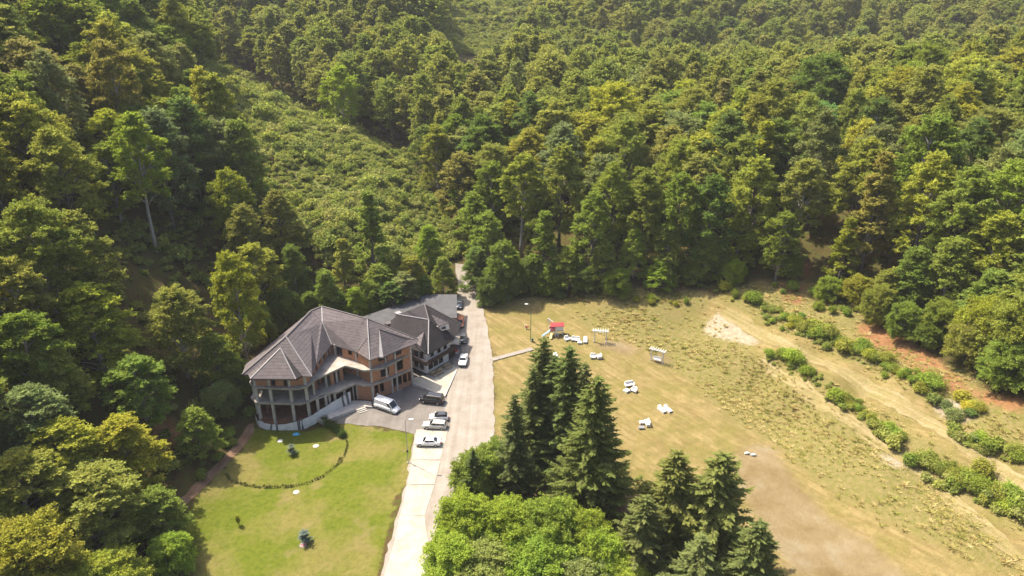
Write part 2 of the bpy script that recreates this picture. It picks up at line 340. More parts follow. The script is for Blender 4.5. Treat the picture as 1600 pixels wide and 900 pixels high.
def gravel(name, stops, tracks=False):
    m, t, b = nt(name, .95, .1); p = pos(t)
    a = noise(t, p, .35, 6, .7); g = noise(t, p, 7.0, 4, .75)
    mp = t.nodes.new('ShaderNodeMapping'); mp.inputs['Scale'].default_value = (1.1, .035, 1); t.links.new(p, mp.inputs[0])
    tr = noise(t, mp.outputs[0], 1.0, 3)
    f = math_(t, 'ADD', math_(t, 'MULTIPLY', a, .45), math_(t, 'ADD', math_(t, 'MULTIPLY', g, .3), math_(t, 'MULTIPLY', tr, .25)))
    t.links.new(ramp(t, f, stops), b.inputs['Base Color']); bump(t, b, g, .5, .06)
gravel('gravel_road', [(.34, (0.169, 0.139, 0.109)), (.5, (0.232, 0.206, 0.176)), (.66, (0.288, 0.269, 0.240))])
gravel('gravel_lot', [(.36, (0.108, 0.095, 0.085)), (.5, (0.151, 0.137, 0.124)), (.64, (0.202, 0.182, 0.164))])
gravel('dirt', [(.3, (0.104, 0.060, 0.036)), (.5, (0.176, 0.108, 0.068)), (.7, (0.256, 0.176, 0.120))])
m, t, b = nt('concrete_pale', .9, .2); p = pos(t)
n_ = noise(t, p, .5, 6, .65); t.links.new(ramp(t, n_, [(.3, (0.245, 0.223, 0.181)), (.5, (0.308, 0.290, 0.241)), (.7, (0.351, 0.329, 0.282))]), b.inputs['Base Color']); bump(t, b, noise(t, p, 6, 3), .2, .03)

ROAD_PX = [(683, 1300), (688, 905), (706, 860), (745, 770), (771, 695), (772, 620), (769, 560), (763, 520), (756, 488), (747, 462), (742, 446), (735, 430), (728, 414), (712, 412), (712, 425), (715, 440), (716, 455), (712, 480), (711, 540), (708, 580), (700, 618), (694, 640), (704, 668), (648, 678), (640, 721), (633, 760), (621, 806), (610, 843), (592, 905), (550, 1300)]
LOT_PX = [(700, 617), (696, 645), (706, 672), (655, 682), (600, 668), (540, 664), (505, 663), (548, 640), (556, 622), (580, 614), (640, 594), (650, 598), (700, 622)]
lay('parking_lot', gpoly(LOT_PX), .06, 'gravel_lot', jit=.25)
lay('road', gpoly(ROAD_PX), .09, 'gravel_road', jit=.3)
strip = bpy.data.objects.new('concrete_pavement', None); COL.objects.link(strip); strip['kind'] = 'structure'
cuts = [672, 721, 759, 808, 846, 905, 1300]
def sl(y):   return np.interp(y, [672, 721, 759, 808, 846, 905, 1300], [651, 643, 636.5, 625.5, 617, 600, 560])
def sr(y):   return np.interp(y, [672, 721, 759, 808, 846, 905, 1300], [701, 688, 679, 663, 669, 680, 640])
for k in range(6):
    y0, y1 = cuts[k] + .5, cuts[k + 1] - .4; jw = 0
    q = [(sl(y0) + jw, y0), (sr(y0) - jw, y0 + .5), (sr(y1) + jw, y1 + (k % 2)), (sl(y1) + jw * .5, y1)]
    lay('concrete_slab', gpoly(q), .14, 'concrete_pale', jit=.07, parent=strip, thick=.1)
lay('footpath', gpoly([(396, 664), (388, 664), (350, 716), (300, 762), (268, 800), (276, 806), (312, 772), (360, 724), (398, 676)]), .05, 'dirt', step=1.0, jit=.15)
lay('garden_path', gpoly([(745, 790), (790, 770), (840, 765), (985, 775), (1005, 790), (985, 802), (860, 800), (790, 800)]), .05, 'dirt', step=1.0, jit=.3)

m, t, b = nt('grass_track', .95, .1); p = pos(t)
mp = t.nodes.new('ShaderNodeMapping'); mp.vector_type = 'TEXTURE'; mp.inputs['Rotation'].default_value = (0, 0, -1.1); mp.inputs['Scale'].default_value = (22, .7, 1); t.links.new(p, mp.inputs[0])
f_ = math_(t, 'ADD', math_(t, 'MULTIPLY', noise(t, mp.outputs[0], 1.0, 4), .55), math_(t, 'MULTIPLY', noise(t, p, 2.2, 5, .7), .45))
t.links.new(ramp(t, f_, [(.36, (.135, .125, .038)), (.5, (.205, .165, .075)), (.64, (.28, .23, .13))]), b.inputs['Base Color']); bump(t, b, noise(t, p, 5, 4), .6, .1)
for line, w_ in (([(1190, 562), (1300, 640), (1370, 692), (1450, 750), (1540, 826), (1640, 915)], 1.1), ([(1130, 487), (1205, 531), (1265, 560), (1330, 591), (1390, 626), (1450, 661), (1520, 706), (1640, 782)], 1.5)):
    c_ = [Vector(hit(*q)[:2]) for q in line]; Lf = []; Rt = []
    for k, q in enumerate(c_):
        d_ = (c_[min(k + 1, len(c_) - 1)] - c_[max(k - 1, 0)]).normalized(); n_ = Vector((-d_.y, d_.x)) * w_ * (1 + .2 * math.sin(k * 2.1)); Lf.append(tuple(q + n_)); Rt.append(tuple(q - n_))
    lay('grass_track', Lf + Rt[::-1], .05, 'grass_track', step=.9, jit=.5)

# ------------------------------------------------------------------ foliage materials
def leafmat(name, inst=False, stops=None):
    m = bpy.data.materials.new(name); m.use_nodes = True; t = m.node_tree; t.nodes.clear(); MATS[name] = m
    oi = t.nodes.new('ShaderNodeObjectInfo'); ge = t.nodes.new('ShaderNodeNewGeometry')
    if inst: c = ramp(t, oi.outputs['Random'], stops)
    else: c = oi.outputs['Color']
    v = math_(t, 'ADD', .62, math_(t, 'MULTIPLY', ge.outputs['Random Per Island'], .76))
    n = noise(t, pos(t), .45, 3)
    hs = t.nodes.new('ShaderNodeHueSaturation'); t.links.new(c, hs.inputs['Color']); t.links.new(v, hs.inputs['Value'])
    t.links.new(math_(t, 'ADD', .478, math_(t, 'MULTIPLY', n, .044)), hs.inputs['Hue'])
    d = t.nodes.new('ShaderNodeBsdfDiffuse'); tr = t.nodes.new('ShaderNodeBsdfTranslucent'); mx = t.nodes.new('ShaderNodeAddShader')      # a leaf reflects and transmits about equally
    hs2 = t.nodes.new('ShaderNodeHueSaturation'); hs2.inputs['Hue'].default_value = .492; hs2.inputs['Saturation'].default_value = 1.05; hs2.inputs['Value'].default_value = 1.0
    t.links.new(hs.outputs[0], hs2.inputs['Color'])
    t.links.new(hs.outputs[0], d.inputs[0]); t.links.new(hs2.outputs[0], tr.inputs[0])
    t.links.new(d.outputs[0], mx.inputs[0]); t.links.new(tr.outputs[0], mx.inputs[1])
    o = t.nodes.new('ShaderNodeOutputMaterial'); t.links.new(mx.outputs[0], o.inputs[0])
    return m
TONES = {'olive green': (0.146, 0.159, 0.032), 'mid green': (0.121, 0.155, 0.029), 'dark green': (0.090, 0.123, 0.028), 'yellow-green': (0.179, 0.188, 0.030), 'brownish olive': (0.152, 0.152, 0.041),
         'grey-green': (0.125, 0.148, 0.053), 'golden yellow': (0.230, 0.211, 0.032), 'bright green': (0.150, 0.195, 0.031), 'pale green': (0.151, 0.181, 0.052)}
leafmat('leaves')
leafmat('far_leaves', True, [(0, (0.146, 0.159, 0.034)), (.2, (0.121, 0.150, 0.031)), (.4, (0.152, 0.161, 0.038)), (.55, (0.150, 0.152, 0.041)), (.7, (0.103, 0.132, 0.031)), (.85, (0.164, 0.172, 0.034)), (1, (0.129, 0.150, 0.048))])
leafmat('scrub_leaves', True, [(0, (.16, .175, .038)), (.25, (.12, .15, .034)), (.5, (.18, .19, .048)), (.75, (.10, .125, .034)), (1, (.19, .19, .06))])
leafmat('dry_weeds', True, [(0, (.27, .225, .10)), (.3, (.23, .20, .075)), (.5, (.16, .165, .04)), (.7, (.30, .25, .125)), (1, (.20, .185, .06))])
simple('bark', (.13, .115, .10), .9, .1, .35, 3.0)
simple('bark_pale', (.30, .275, .24), .9, .1, .3, 3.0)
simple('bark_dark', (.05, .038, .028), .9, .1, .35, 3.0)

def quads(c, n, s, asp=.62):
    k = len(c); n = n / np.linalg.norm(n, axis=1, keepdims=True)
    r = rng.normal(size=(k, 3)); tt = np.cross(n, r); tt /= np.linalg.norm(tt, axis=1, keepdims=True) + 1e-9
    bb = np.cross(n, tt); s = np.asarray(s).reshape(-1, 1)
    V = np.stack([c + tt * s * .5, c + bb * s * .5 * asp, c - tt * s * .5, c - bb * s * .5 * asp], 1).reshape(-1, 3)
    return V
def leaf_mesh(name, V, mat):
    me = bpy.data.meshes.new(name); me.from_pydata(V, [], np.arange(len(V)).reshape(-1, 4)); me.update(); me.materials.append(MATS[mat]); return me

def crown_and_trunk(seed, Ht, W, base, shape, nl, ns, nleaf, leaf, pale=False, lean=0.0):
    """lobed crown: nl limb ends, ns leaf sprays on each, nleaf leaves on each spray"""
    g = np.random.default_rng(seed); rr = random.Random(seed)
    zc0 = Ht * base; ch = Ht - zc0; C = []; NN = []; S = []; limbs = []
    lob = []
    for i in range(nl):
        h = ((i + .5) / nl) ** .8; h = min(.97, max(.03, h + rr.uniform(-.05, .05)))
        if shape == 'round': prof = math.sqrt(max(0.02, 1 - (2 * h - .82) ** 2 / 1.45))
        elif shape == 'dome': prof = math.sqrt(max(.02, 1 - (h - .35) ** 2 / .45)) if h > .35 else .8 + .2 * h / .35
        elif shape == 'cone': prof = 1.02 * (1 - h) ** .8 + .1
        elif shape == 'edge': prof = .95 - .72 * h ** 1.8
        else: prof = (1 - abs(2 * h - .75) ** 2.2 / 1.9)
        lr = W * rr.uniform(.085, .175)
        th = i * 2.399 + rr.uniform(-.5, .5); rad = max(0, W / 2 * prof * rr.uniform(.82, 1.12) - lr * .8)
        if h > .9: rad *= .4
        lob.append((rad * math.cos(th), rad * math.sin(th), zc0 + h * (ch - lr * .75), lr))
    lob.append((rr.uniform(-.3, .3), rr.uniform(-.3, .3), zc0 + ch * .45, W * .2)); lob.append((0, 0, zc0 + ch * .72, W * .19))
    for lx, ly, lz, lr in lob:
        lc = np.array([lx, ly, lz]); out = np.array([lx, ly, 0.]); ol = np.linalg.norm(out); out = out / ol if ol > .4 else np.zeros(3)
        for j in range(ns):
            d = g.normal(size=3); d[2] = d[2] * .8 + .35; d = d + out * .5; d /= np.linalg.norm(d)
            pc = lc + d * np.array([1, 1, .85]) * lr * g.uniform(.3, 1.35)
            ax = np.array([d[0], d[1], 0.]) * .8 + out * .5 + g.normal(size=3) * .25; ax[2] = .12 + d[2] * .5 + g.normal() * .22; ax /= np.linalg.norm(ax)
            sd = np.cross(ax, [0, 0, 1.]); sd /= np.linalg.norm(sd); nn = np.cross(sd, ax)
            L = W * g.uniform(.05, .095)
            u = g.uniform(-1, 1, nleaf); v = g.normal(size=nleaf) * .36 * (1.25 - np.abs(u)); w = g.normal(size=nleaf) * .16
            C.append(pc + np.outer(u * L, ax) + np.outer(v * L, sd) + np.outer((w - .30 * np.maximum(u, 0) ** 2) * L, nn))
            NN.append(nn + g.normal(size=(nleaf, 3)) * .75); S.append(leaf * g.uniform(.65, 1.35, nleaf))
        limbs.append((lx, ly, lz))
    V = quads(np.concatenate(C), np.concatenate(NN), np.concatenate(S))
    tb = MB(); r0 = .011 * Ht + .08
    pts = [(lean * (k / 6) ** 2 + .12 * math.sin(k * 1.3 + seed), .12 * math.cos(k * 1.7 + seed), -0.6 + (Ht * .9 + .6) * k / 6) for k in range(7)]
    pts[0] = (0, 0, -.8)
    tb.tube(pts, [r0 * 1.35, r0 * .95, r0 * .8, r0 * .66, r0 * .5, r0 * .3, .03], 7)
    for lx, ly, lz in limbs:
        ol = math.hypot(lx, ly)
        if ol < .8: continue
        z0 = max(zc0 * .75, lz - ol * .95); mid = (lx * .5, ly * .5, z0 + (lz - z0) * .6)
        tb.tube([(0, 0, z0), mid, (lx, ly, lz)], [r0 * .42, r0 * .27, .04], 5, False)
    return V, tb
def add_mesh(name, mb, mat):
    me = bpy.data.meshes.new(name); me.from_pydata(mb.v, [], mb.f); me.update(); me.materials.append(MATS[mat])
    me.polygons.foreach_set('use_smooth', [True] * len(me.polygons)); return me
def combine(name, V, tb, lm, bm_):
    nv = len(V); q = np.arange(nv).reshape(-1, 4).tolist(); me = bpy.data.meshes.new(name)
    me.from_pydata(V.tolist() + list(tb.v), [], q + [tuple(i + nv for i in f) for f in tb.f]); me.update()
    me.materials.append(MATS[lm]); me.materials.append(MATS[bm_])
    me.polygons.foreach_set('material_index', [0] * len(q) + [1] * len(tb.f)); return me
SPEC = [('round', 26, 12.5, .24, 34), ('oval', 27, 10.5, .20, 34), ('edge', 22, 11.5, .06, 36), ('cone', 25, 7.6, .10, 30), ('dome', 25, 14.5, .28, 38), ('oval', 28, 12.0, .28, 34), ('round', 23, 11.0, .14, 34)]
TREES = []; FAR = bpy.data.collections.new('far_tree_models')
for k, (shp, Ht, W, bs, nl) in enumerate(SPEC):
    V, tb = crown_and_trunk(100 + k, Ht, W, bs, shp, nl, 26, 48, .38)
    TREES.append((leaf_mesh('crown', V, 'leaves'), add_mesh('trunk', tb, 'bark' if k % 2 else 'bark_pale'), Ht, W))
    V, tb = crown_and_trunk(200 + k, Ht, W, bs, shp, nl, 18, 20, .62)
    o = bpy.data.objects.new('far_tree_%d' % k, combine('far_tree', V, tb, 'far_leaves', 'bark')); FAR.objects.link(o)
V, tb = crown_and_trunk(300, 12, 11.5, .10, 'round', 36, 34, 60, .29)                 # fine-leaved near trees
BUSHY = (leaf_mesh('crown', V, 'leaves'), add_mesh('trunk', tb, 'bark'), 12, 11.5)
V, tb = crown_and_trunk(303, 12, 12.5, .08, 'dome', 40, 32, 60, .28)
BUSHY2 = (leaf_mesh('crown', V, 'leaves'), add_mesh('trunk', tb, 'bark'), 12, 12.5)
V, tb = crown_and_trunk(301, 32, 10.5, .42, 'oval', 32, 26, 52, .38)
TALL = (leaf_mesh('crown', V, 'leaves'), add_mesh('trunk', tb, 'bark_pale'), 32, 10.5)
def shrub(seed, W, Ht, nl, ns, nleaf, leaf):
    g = np.random.default_rng(seed); C = []; NN = []; S = []
    for i in range(nl):
        th = i * 2.4; rad = W * .3 * g.uniform(0, 1.1); lc = np.array([rad * math.cos(th), rad * math.sin(th), Ht * g.uniform(.3, .62)]); lr = W * g.uniform(.18, .3)
        for j in range(ns):
            d = g.normal(size=3); d[2] = abs(d[2]) * .9 - .1; d /= np.linalg.norm(d); pc = lc + d * lr * np.array([1, 1, .9 * Ht / W + .2])
            C.append(pc + g.normal(size=(nleaf, 3)) * lr * .32); NN.append(d + g.normal(size=(nleaf, 3)) * .7 + [0, 0, .4]); S.append(leaf * g.uniform(.6, 1.4, nleaf))
    C = np.concatenate(C); C[:, 2] = np.maximum(C[:, 2], .05)
    tb = MB()
    for i in range(5): tb.tube([(0, 0, -.3), (.2 * W * math.cos(i * 1.3), .2 * W * math.sin(i * 1.3), Ht * .5)], [.05, .02], 4, False)
    return quads(C, np.concatenate(NN), np.concatenate(S)), tb
SHRUBS = []; FARS = bpy.data.collections.new('scrub_models')
for k in range(4):
    Wd, Hh = [(3.0, 2.2), (3.6, 2.0), (2.4, 2.6), (4.0, 3.0)][k]
    V, tb = shrub(400 + k, Wd, Hh, 9, 13, 22, .27)
    SHRUBS.append((leaf_mesh('foliage', V, 'leaves'), add_mesh('stem', tb, 'bark_dark'), Hh, Wd))
    V, tb = shrub(450 + k, Wd, Hh, 7, 9, 12, .5)
    o = bpy.data.objects.new('scrub_%d' % k, combine('scrub', V, tb, 'scrub_leaves', 'bark_dark')); FARS.objects.link(o)

def spruce(seed, Ht, Rb, z0=1.6, dens=1.0, gaps=0.0):
    rr = random.Random(seed); C = []; A = []; B = []; tb = MB()
    tb.tube([(0, 0, -.8), (0, 0, Ht * .5), (0, 0, Ht - .2)], [.011 * Ht + .05, .007 * Ht, .02], 7)
    z = z0; th0 = rr.uniform(0, 6)
    while z < Ht - .25:
        f = 1 - z / Ht; Rz = Rb * f ** .74 * (1.0 if f < .9 else .93) + .1; nb = 7 if f > .35 else 6 if f > .12 else 4
        for i in range(nb):
            if rr.random() < gaps: continue
            th = th0 + 2 * math.pi * i / nb + rr.uniform(-.28, .28); L = Rz * rr.uniform(.55, 1.12) * (1 + .22 * math.sin(th * 2 + seed + z * .35) + .12 * math.sin(th * 3 - z * .8))
            o = Vector((math.cos(th), math.sin(th), 0)); s = Vector((-o.y, o.x, 0)); zz = z + rr.uniform(-.18, .18)
            drop = L * rr.uniform(.26, .40) if f > .2 else L * rr.uniform(-.25, .12)
            P = lambda q: o * (L * q) + Vector((0, 0, zz - drop * math.sin(q * 1.9) * 1.0 + L * .12 * q ** 3))
            if L > 1.2: tb.tube([P(0), P(.5), P(.92)], [.05, .035, .012], 3, False)
            n = max(3, int(L / .23 * dens)); tw = .30 + .62 * min(1, L / 3.2)
            for k in range(n):
                q = .12 + .9 * (k + rr.random()) / n; c = P(q); wq = tw * (1.15 - .72 * q) * rr.uniform(.75, 1.2)
                for sd in (-1, 1):
                    d = (s * sd + o * rr.uniform(.35, .9) + Vector((0, 0, rr.uniform(-.75, -.05)))).normalized()
                    C.append(c + d * wq * .5); A.append(d * wq * .55); w_ = d.cross(Vector((rr.uniform(-.4, .4), rr.uniform(-.4, .4), 1))).normalized(); B.append(w_ * rr.uniform(.09, .15))
                hl = tw * rr.uniform(.35, .85); d = (Vector((rr.uniform(-.25, .25), rr.uniform(-.25, .25), -1)) + o * .12).normalized()
                C.append(c + d * hl * .5); A.append(d * hl * .55); B.append((s * rr.uniform(.5, 1) + o * rr.uniform(-1, 1)).normalized() * rr.uniform(.08, .14))
                d = (o + Vector((0, 0, rr.uniform(-.3, .25))) + s * rr.uniform(-.5, .5)).normalized()
                C.append(c + d * .25); A.append(d * .33); B.append((s + Vector((0, 0, rr.uniform(-.5, .5)))).normalized() * .12)
        z += (.30 + .42 * f) * rr.uniform(.85, 1.15); th0 += .55
    for k in range(14):
        z = Ht - .9 + k * .08; th = k * 2.4; d = Vector((math.cos(th), math.sin(th), .9)).normalized(); C.append(Vector((0, 0, z)) + d * .13); A.append(d * .2); B.append(d.cross(Vector((0, 0, 1))).normalized() * .06)
    C, A, B = (np.array([tuple(v) for v in q]) for q in (C, A, B))
    V = np.stack([C - A, C - B + A * .1, C + A, C + B + A * .1], 1).reshape(-1, 3)
    return V, tb
SPRUCE = []
for k, (Ht, Rb, z0, gp) in enumerate(((27, 5.4, 1.5, .03), (25, 4.6, 2.2, .08), (20, 5.0, 1.0, .05))):
    V, tb = spruce(500 + k, Ht, Rb, z0, 1.0, gp); SPRUCE.append((leaf_mesh('crown', V, 'leaves'), add_mesh('trunk', tb, 'bark_dark'), Ht, Rb * 2))
V, tb = spruce(520, 2.2, .75, .15, 1.6); BABY = (leaf_mesh('crown', V, 'leaves'), add_mesh('trunk', tb, 'bark_dark'), 2.2, 1.5)

# ------------------------------------------------------------------ planting
ALLT = []        # (x, y, w, h) of every planted tree
INDIV = []       # individuals: dict
def put(model, x, y, z, h, w, tone, names=('crown', 'trunk'), root='broadleaf_tree', rz=None):
    cm, tm, H0, W0 = model
    o = bpy.data.objects.new(root, None); COL.objects.link(o); o.empty_display_size = .5
    o.location = (x, y, z - .1); o.rotation_euler = (rnd.uniform(-.03, .03), rnd.uniform(-.03, .03), rnd.uniform(0, 6.28) if rz is None else rz)
    o.scale = (w / W0, w / W0, h / H0)
    c = TONES[tone] if isinstance(tone, str) else tone; j = rnd.uniform(.88, 1.12)
    a = bpy.data.objects.new(names[0], cm); COL.objects.link(a); a.parent = o; a.color = (c[0] * j * rnd.uniform(.92, 1.08), c[1] * j, c[2] * j * rnd.uniform(.85, 1.15), 1)
    d = bpy.data.objects.new(names[1], tm); COL.objects.link(d); d.parent = o
    return o
# trees read off the photograph: top pixel, height, crown width, model, tone
HERO = [(195, 172, 33, 11, 'tall', 'bright green'), (125, 446, 18, 15, 2, 'yellow-green'), (262, 448, 20, 12, 6, 'olive green'), (330, 520, 13, 9, 2, 'mid green'), (40, 606, 13, 10, 6, 'grey-green'),
        (180, 655, 13, 12, 2, 'golden yellow'), (85, 660, 12, 10, 6, 'yellow-green'), (130, 735, 13, 13, 6, 'olive green'), (235, 765, 10, 9, 2, 'mid green'), (12, 715, 12, 11, 6, 'olive green'), (300, 640, 10, 8, 2, 'mid green'), (205, 560, 14, 10, 6, 'mid green'), (70, 540, 14, 10, 2, 'olive green'), (30, 820, 11, 12, 'b', 'golden yellow'), (150, 868, 8, 10, 'b', 'yellow-green'), (260, 835, 7, 6, 'b', 'bright green'),
        (20, 490, 17, 11, 6, 'mid green'), (35, 310, 25, 14, 0, 'olive green'), (75, 200, 27, 13, 5, 'olive green'), (5, 400, 20, 11, 6, 'olive green'), (110, 330, 24, 11, 1, 'brownish olive'),
        (352, 262, 24, 11, 0, 'yellow-green'), (390, 382, 20, 12.5, 6, 'olive green'), (378, 318, 24, 11, 1, 'olive green'), (430, 300, 23, 10, 1, 'brownish olive'), (455, 380, 19, 9, 2, 'dark green'), (530, 372, 19, 7.5, 3, 'olive green'), (575, 298, 24, 9.5, 3, 'mid green'),
        (590, 412, 11, 9, 2, 'mid green'), (552, 448, 10, 6.5, 2, 'bright green'), (645, 400, 13, 9, 2, 'olive green'), (667, 350, 13, 8.5, 2, 'bright green'), (630, 425, 10, 8, 6, 'grey-green'), (690, 400, 11, 7, 2, 'mid green'), (505, 420, 15, 8, 2, 'mid green'),
        (480, 455, 10, 6, 2, 'dark green'), (610, 440, 9, 7, 6, 'dark green'), (660, 430, 9, 6.5, 2, 'dark green'),
        (745, 385, 13, 9, 2, 'dark green'), (785, 375, 16, 9, 6, 'mid green'), (762, 330, 20, 10, 6, 'mid green'), (740, 300, 22, 10, 1, 'mid green'), (815, 238, 30, 12, 'tall', 'yellow-green'), (878, 225, 29, 12, 1, 'olive green'), (850, 330, 21, 9, 3, 'mid green'), (890, 385, 12, 9, 2, 'mid green'),
        (930, 300, 24, 10, 1, 'mid green'), (960, 255, 27, 10.5, 5, 'mid green'), (1010, 265, 26, 11, 1, 'olive green'), (995, 355, 14, 8, 2, 'bright green'), (945, 380, 12, 9, 2, 'mid green'), (1050, 345, 16, 10, 2, 'mid green'), (1065, 270, 26, 11, 5, 'mid green'), (1115, 275, 26, 11.5, 1, 'dark green'), (1110, 360, 13, 9, 2, 'mid green'),
        (1035, 405, 8, 8, 2, 'bright green'), (1125, 395, 7, 6, 6, 'olive green'), (1085, 405, 7, 7, 2, 'mid green'),
        (1185, 243, 27, 12, 1, 'yellow-green'), (1268, 245, 27, 11.5, 'tall', 'olive green'), (1160, 330, 15, 9, 2, 'yellow-green'), (1230, 330, 18, 9, 6, 'mid green'), (1330, 340, 17, 7, 3, 'yellow-green'), (1385, 235, 29, 11, 3, 'brownish olive'), (1468, 238, 28, 11.5, 1, 'yellow-green'), (1530, 262, 26, 12, 5, 'mid green'), (1440, 385, 14, 10, 2, 'mid green'),
        (1500, 370, 16, 11, 2, 'mid green'), (1570, 330, 19, 13, 2, 'yellow-green'), (1560, 420, 15, 11, 2, 'mid green'), (1600, 250, 25, 13, 0, 'bright green'), (1630, 430, 17, 13, 6, 'olive green'), (1395, 420, 10, 8, 2, 'olive green'),
        (1285, 155, 24, 13.5, 4, (.085, .15, .045)), (1360, 185, 24, 11, 0, 'golden yellow'), (1140, 165, 25, 13, 0, 'yellow-green'), (1222, 82, 24, 12, 4, 'dark green'), (1085, 78, 24, 11, 4, 'mid green'), (1308, 55, 24, 10, 4, 'dark green'), (1140, 25, 24, 15, 4, 'dark green'),
        (1560, 165, 25, 16, 4, 'brownish olive'), (1330, 195, 22, 7, 's', 'dark green'), (530, 118, 27, 14, 0, 'bright green', 268), (655, 60, 24, 9, 5, 'grey-green'), (835, 2, 20, 9, 0, 'golden yellow'),
        (1480, 470, 9, 8, 'b', 'mid green'), (1530, 495, 10, 8.5, 'b', 'olive green'), (1590, 535, 9, 9, 'b', 'mid green'), (1345, 430, 7, 6.5, 'b', 'yellow-green'), (1300, 432, 6, 6, 'b', 'mid green'), (1420, 472, 8, 7, 'b', 'mid green'), (1455, 500, 6, 6.5, 'b', 'dark green'), (1380, 445, 9, 7, 'b', 'olive green'), (1555, 465, 13, 10, 'b', 'yellow-green'), (1605, 470, 14, 11, 'b', 'olive green'),
        (1240, 400, 6, 5, 'b', 'mid green'), (1150, 405, 6, 6, 'b', 'bright green'), (965, 420, 7, 7, 'b', 'mid green'), (915, 415, 7, 7, 'b', 'dark green'), (830, 400, 10, 8, 'b', 'dark green'), (790, 420, 8, 7, 'b', 'dark green'), (860, 415, 8, 7, 'b', 'mid green'), (765, 430, 8, 6.5, 'b', 'dark green'), (520, 455, 9, 7, 'b', 'dark green'), (575, 440, 9, 7, 'b', 'mid green'), (440, 450, 11, 8, 'b', 'dark green'), (400, 480, 9, 7, 'b', 'mid green'), (365, 560, 8, 7, 'b', 'mid green'), (340, 600, 7, 7, 'b', 'grey-green'),
        (745, 705, 9, 8.5, 'b', 'mid green'), (775, 690, 8, 6, 'b', 'mid green')]
BRIGHT = [(728, 775, 10, 9), (790, 792, 9, 11), (708, 838, 7.5, 8.5), (862, 788, 10.5, 10.5), (850, 845, 8, 11), (935, 835, 8, 9), (760, 850, 7, 10.5), (905, 875, 6.5, 9), (815, 868, 6, 10), (965, 880, 5.5, 8), (700, 880, 5, 7.5), (915, 800, 9, 8)]
models = {'tall': TALL, 'b': BUSHY, 's': SPRUCE[1]}
for a in HERO:
    x, y, z = hit(a[0], a[1], a[2], a[6] if len(a) > 6 else 0); md = models.get(a[4]) or TREES[a[4]]
    o = put(md, x, y, z, a[2], a[3], a[5], root='spruce_tree' if a[4] == 's' else 'broadleaf_tree'); ALLT.append((x, y, a[3]))
    INDIV.append(dict(o=o, x=x, y=y, z=z, h=a[2], tone=a[5] if isinstance(a[5], str) else 'pale blue-green', md=a[4]))
ORCH = []
for px, py, h, w in BRIGHT:
    x, y, z = hit(px, py, h); o = put((BUSHY, BUSHY2)[len(ORCH) % 2], x, y, z, h, w, 'bright green' if rnd.random() < .75 else 'pale green'); ALLT.append((x, y, w)); ORCH.append((o, px))
SPR = [(847, 528, 0, 25, 14), (892, 540, 0, 26, 14.5), (930, 590, 0, 26, 17), (805, 618, 1, 20, 9.5), (868, 556, 1, 23, 12), (834, 575, 1, 21, 10), (912, 568, 2, 24, 12), (1058, 705, 1, 18, 15), (1130, 708, 2, 19, 17.5), (1190, 815, 1, 14, 12), (1100, 838, 2, 12, 11), (737, 703, 1, 11, 6.5), (1010, 775, 2, 13, 12)]
SPB = []
for px, py, k, h, w in SPR:
    x, y, z = hit(px, py, h); c = (.068, .086, .026) if px < 1000 else (.090, .104, .030)
    o = put(SPRUCE[k], x, y, z, h, w, c, root='spruce_tree'); o.rotation_euler.x *= .4; o.rotation_euler.y *= .4; ALLT.append((x, y, w * .6)); SPB.append((o, px, py))

OPEN_PX = [(255, 1600), (268, 905), (292, 778), (330, 735), (385, 664), (385, 600), (470, 500), (560, 478), (648, 450), (695, 432), (700, 405), (742, 405), (756, 468), (800, 466), (850, 452), (890, 458), (1000, 462), (1060, 448), (1130, 460), (1190, 430), (1280, 440), (1340, 492), (1400, 515), (1480, 572), (1530, 612), (1700, 690), (1800, 1600)]
KEEP = [[(375, 590), (480, 478), (655, 455), (715, 455), (715, 640), (520, 690), (400, 675)], [(292, 905), (310, 790), (395, 672), (620, 672), (640, 905)], [(705, 418), (745, 418), (775, 560), (770, 720), (700, 720)],
        [(770, 500), (860, 468), (1010, 480), (1110, 490), (1200, 460), (1330, 520), (1470, 590), (1600, 660), (1600, 905), (780, 905)], CLEAR_PX, CLEAR2_PX]
def ground_ok(x, y, z):
    ok = ~((np.abs(x) < 62) & (y < 75))
    px, py, d = proj(x, y, z); return ok & ~(inpoly(OPEN_PX, px, py) & (d > 1))
sp = 9.6; cand = []
for y0 in np.arange(-60, 820, sp):
    for x0 in np.arange(-420, 480, sp):
        if abs(x0) < .86 * y0 + 150: cand.append((x0, y0))
cand = np.array(cand); cand += rng.uniform(-.46, .46, cand.shape) * sp
far2 = np.array([(float(x0), float(y0)) for y0 in np.arange(820, 1500, 13) for x0 in np.arange(-900, 1100, 13)]); far2 += rng.uniform(-5, 5, far2.shape)
cand = np.concatenate([cand, far2]); cz = T(np.clip(cand[:, 0], -600, 700), np.clip(cand[:, 1], -60, 1400))
hh = rng.uniform(19, 32, len(cand)); kk = rng.integers(0, 7, len(cand)); kk[kk == 3] = np.where(rng.random((kk == 3).sum()) < .4, 3, 1)
ww = np.array([SPEC[k][2] for k in kk]) * rng.uniform(.85, 1.35, len(cand)) * (hh / 25) ** .5
ok = ground_ok(cand[:, 0], cand[:, 1], cz)
for f, s in ((.35, -.35), (.35, .35), (.6, -.42), (.6, .42), (.8, -.3), (.8, .3), (1.0, 0)):
    px, py, d = proj(cand[:, 0] + s * ww, cand[:, 1], cz + hh * f)
    for kp in KEEP: ok &= ~(inpoly(kp, px, py) & (d > 1))
px, py, d = proj(cand[:, 0], cand[:, 1], cz + hh * .4); ok &= ~inpoly(GAP_PX, px, py)
for f in (.6, .8, 1.0):
    px, py, d = proj(cand[:, 0], cand[:, 1], cz + hh * f); ok &= ~(inpoly(GAP_PX, px, py) & (cand[:, 1] < 175))
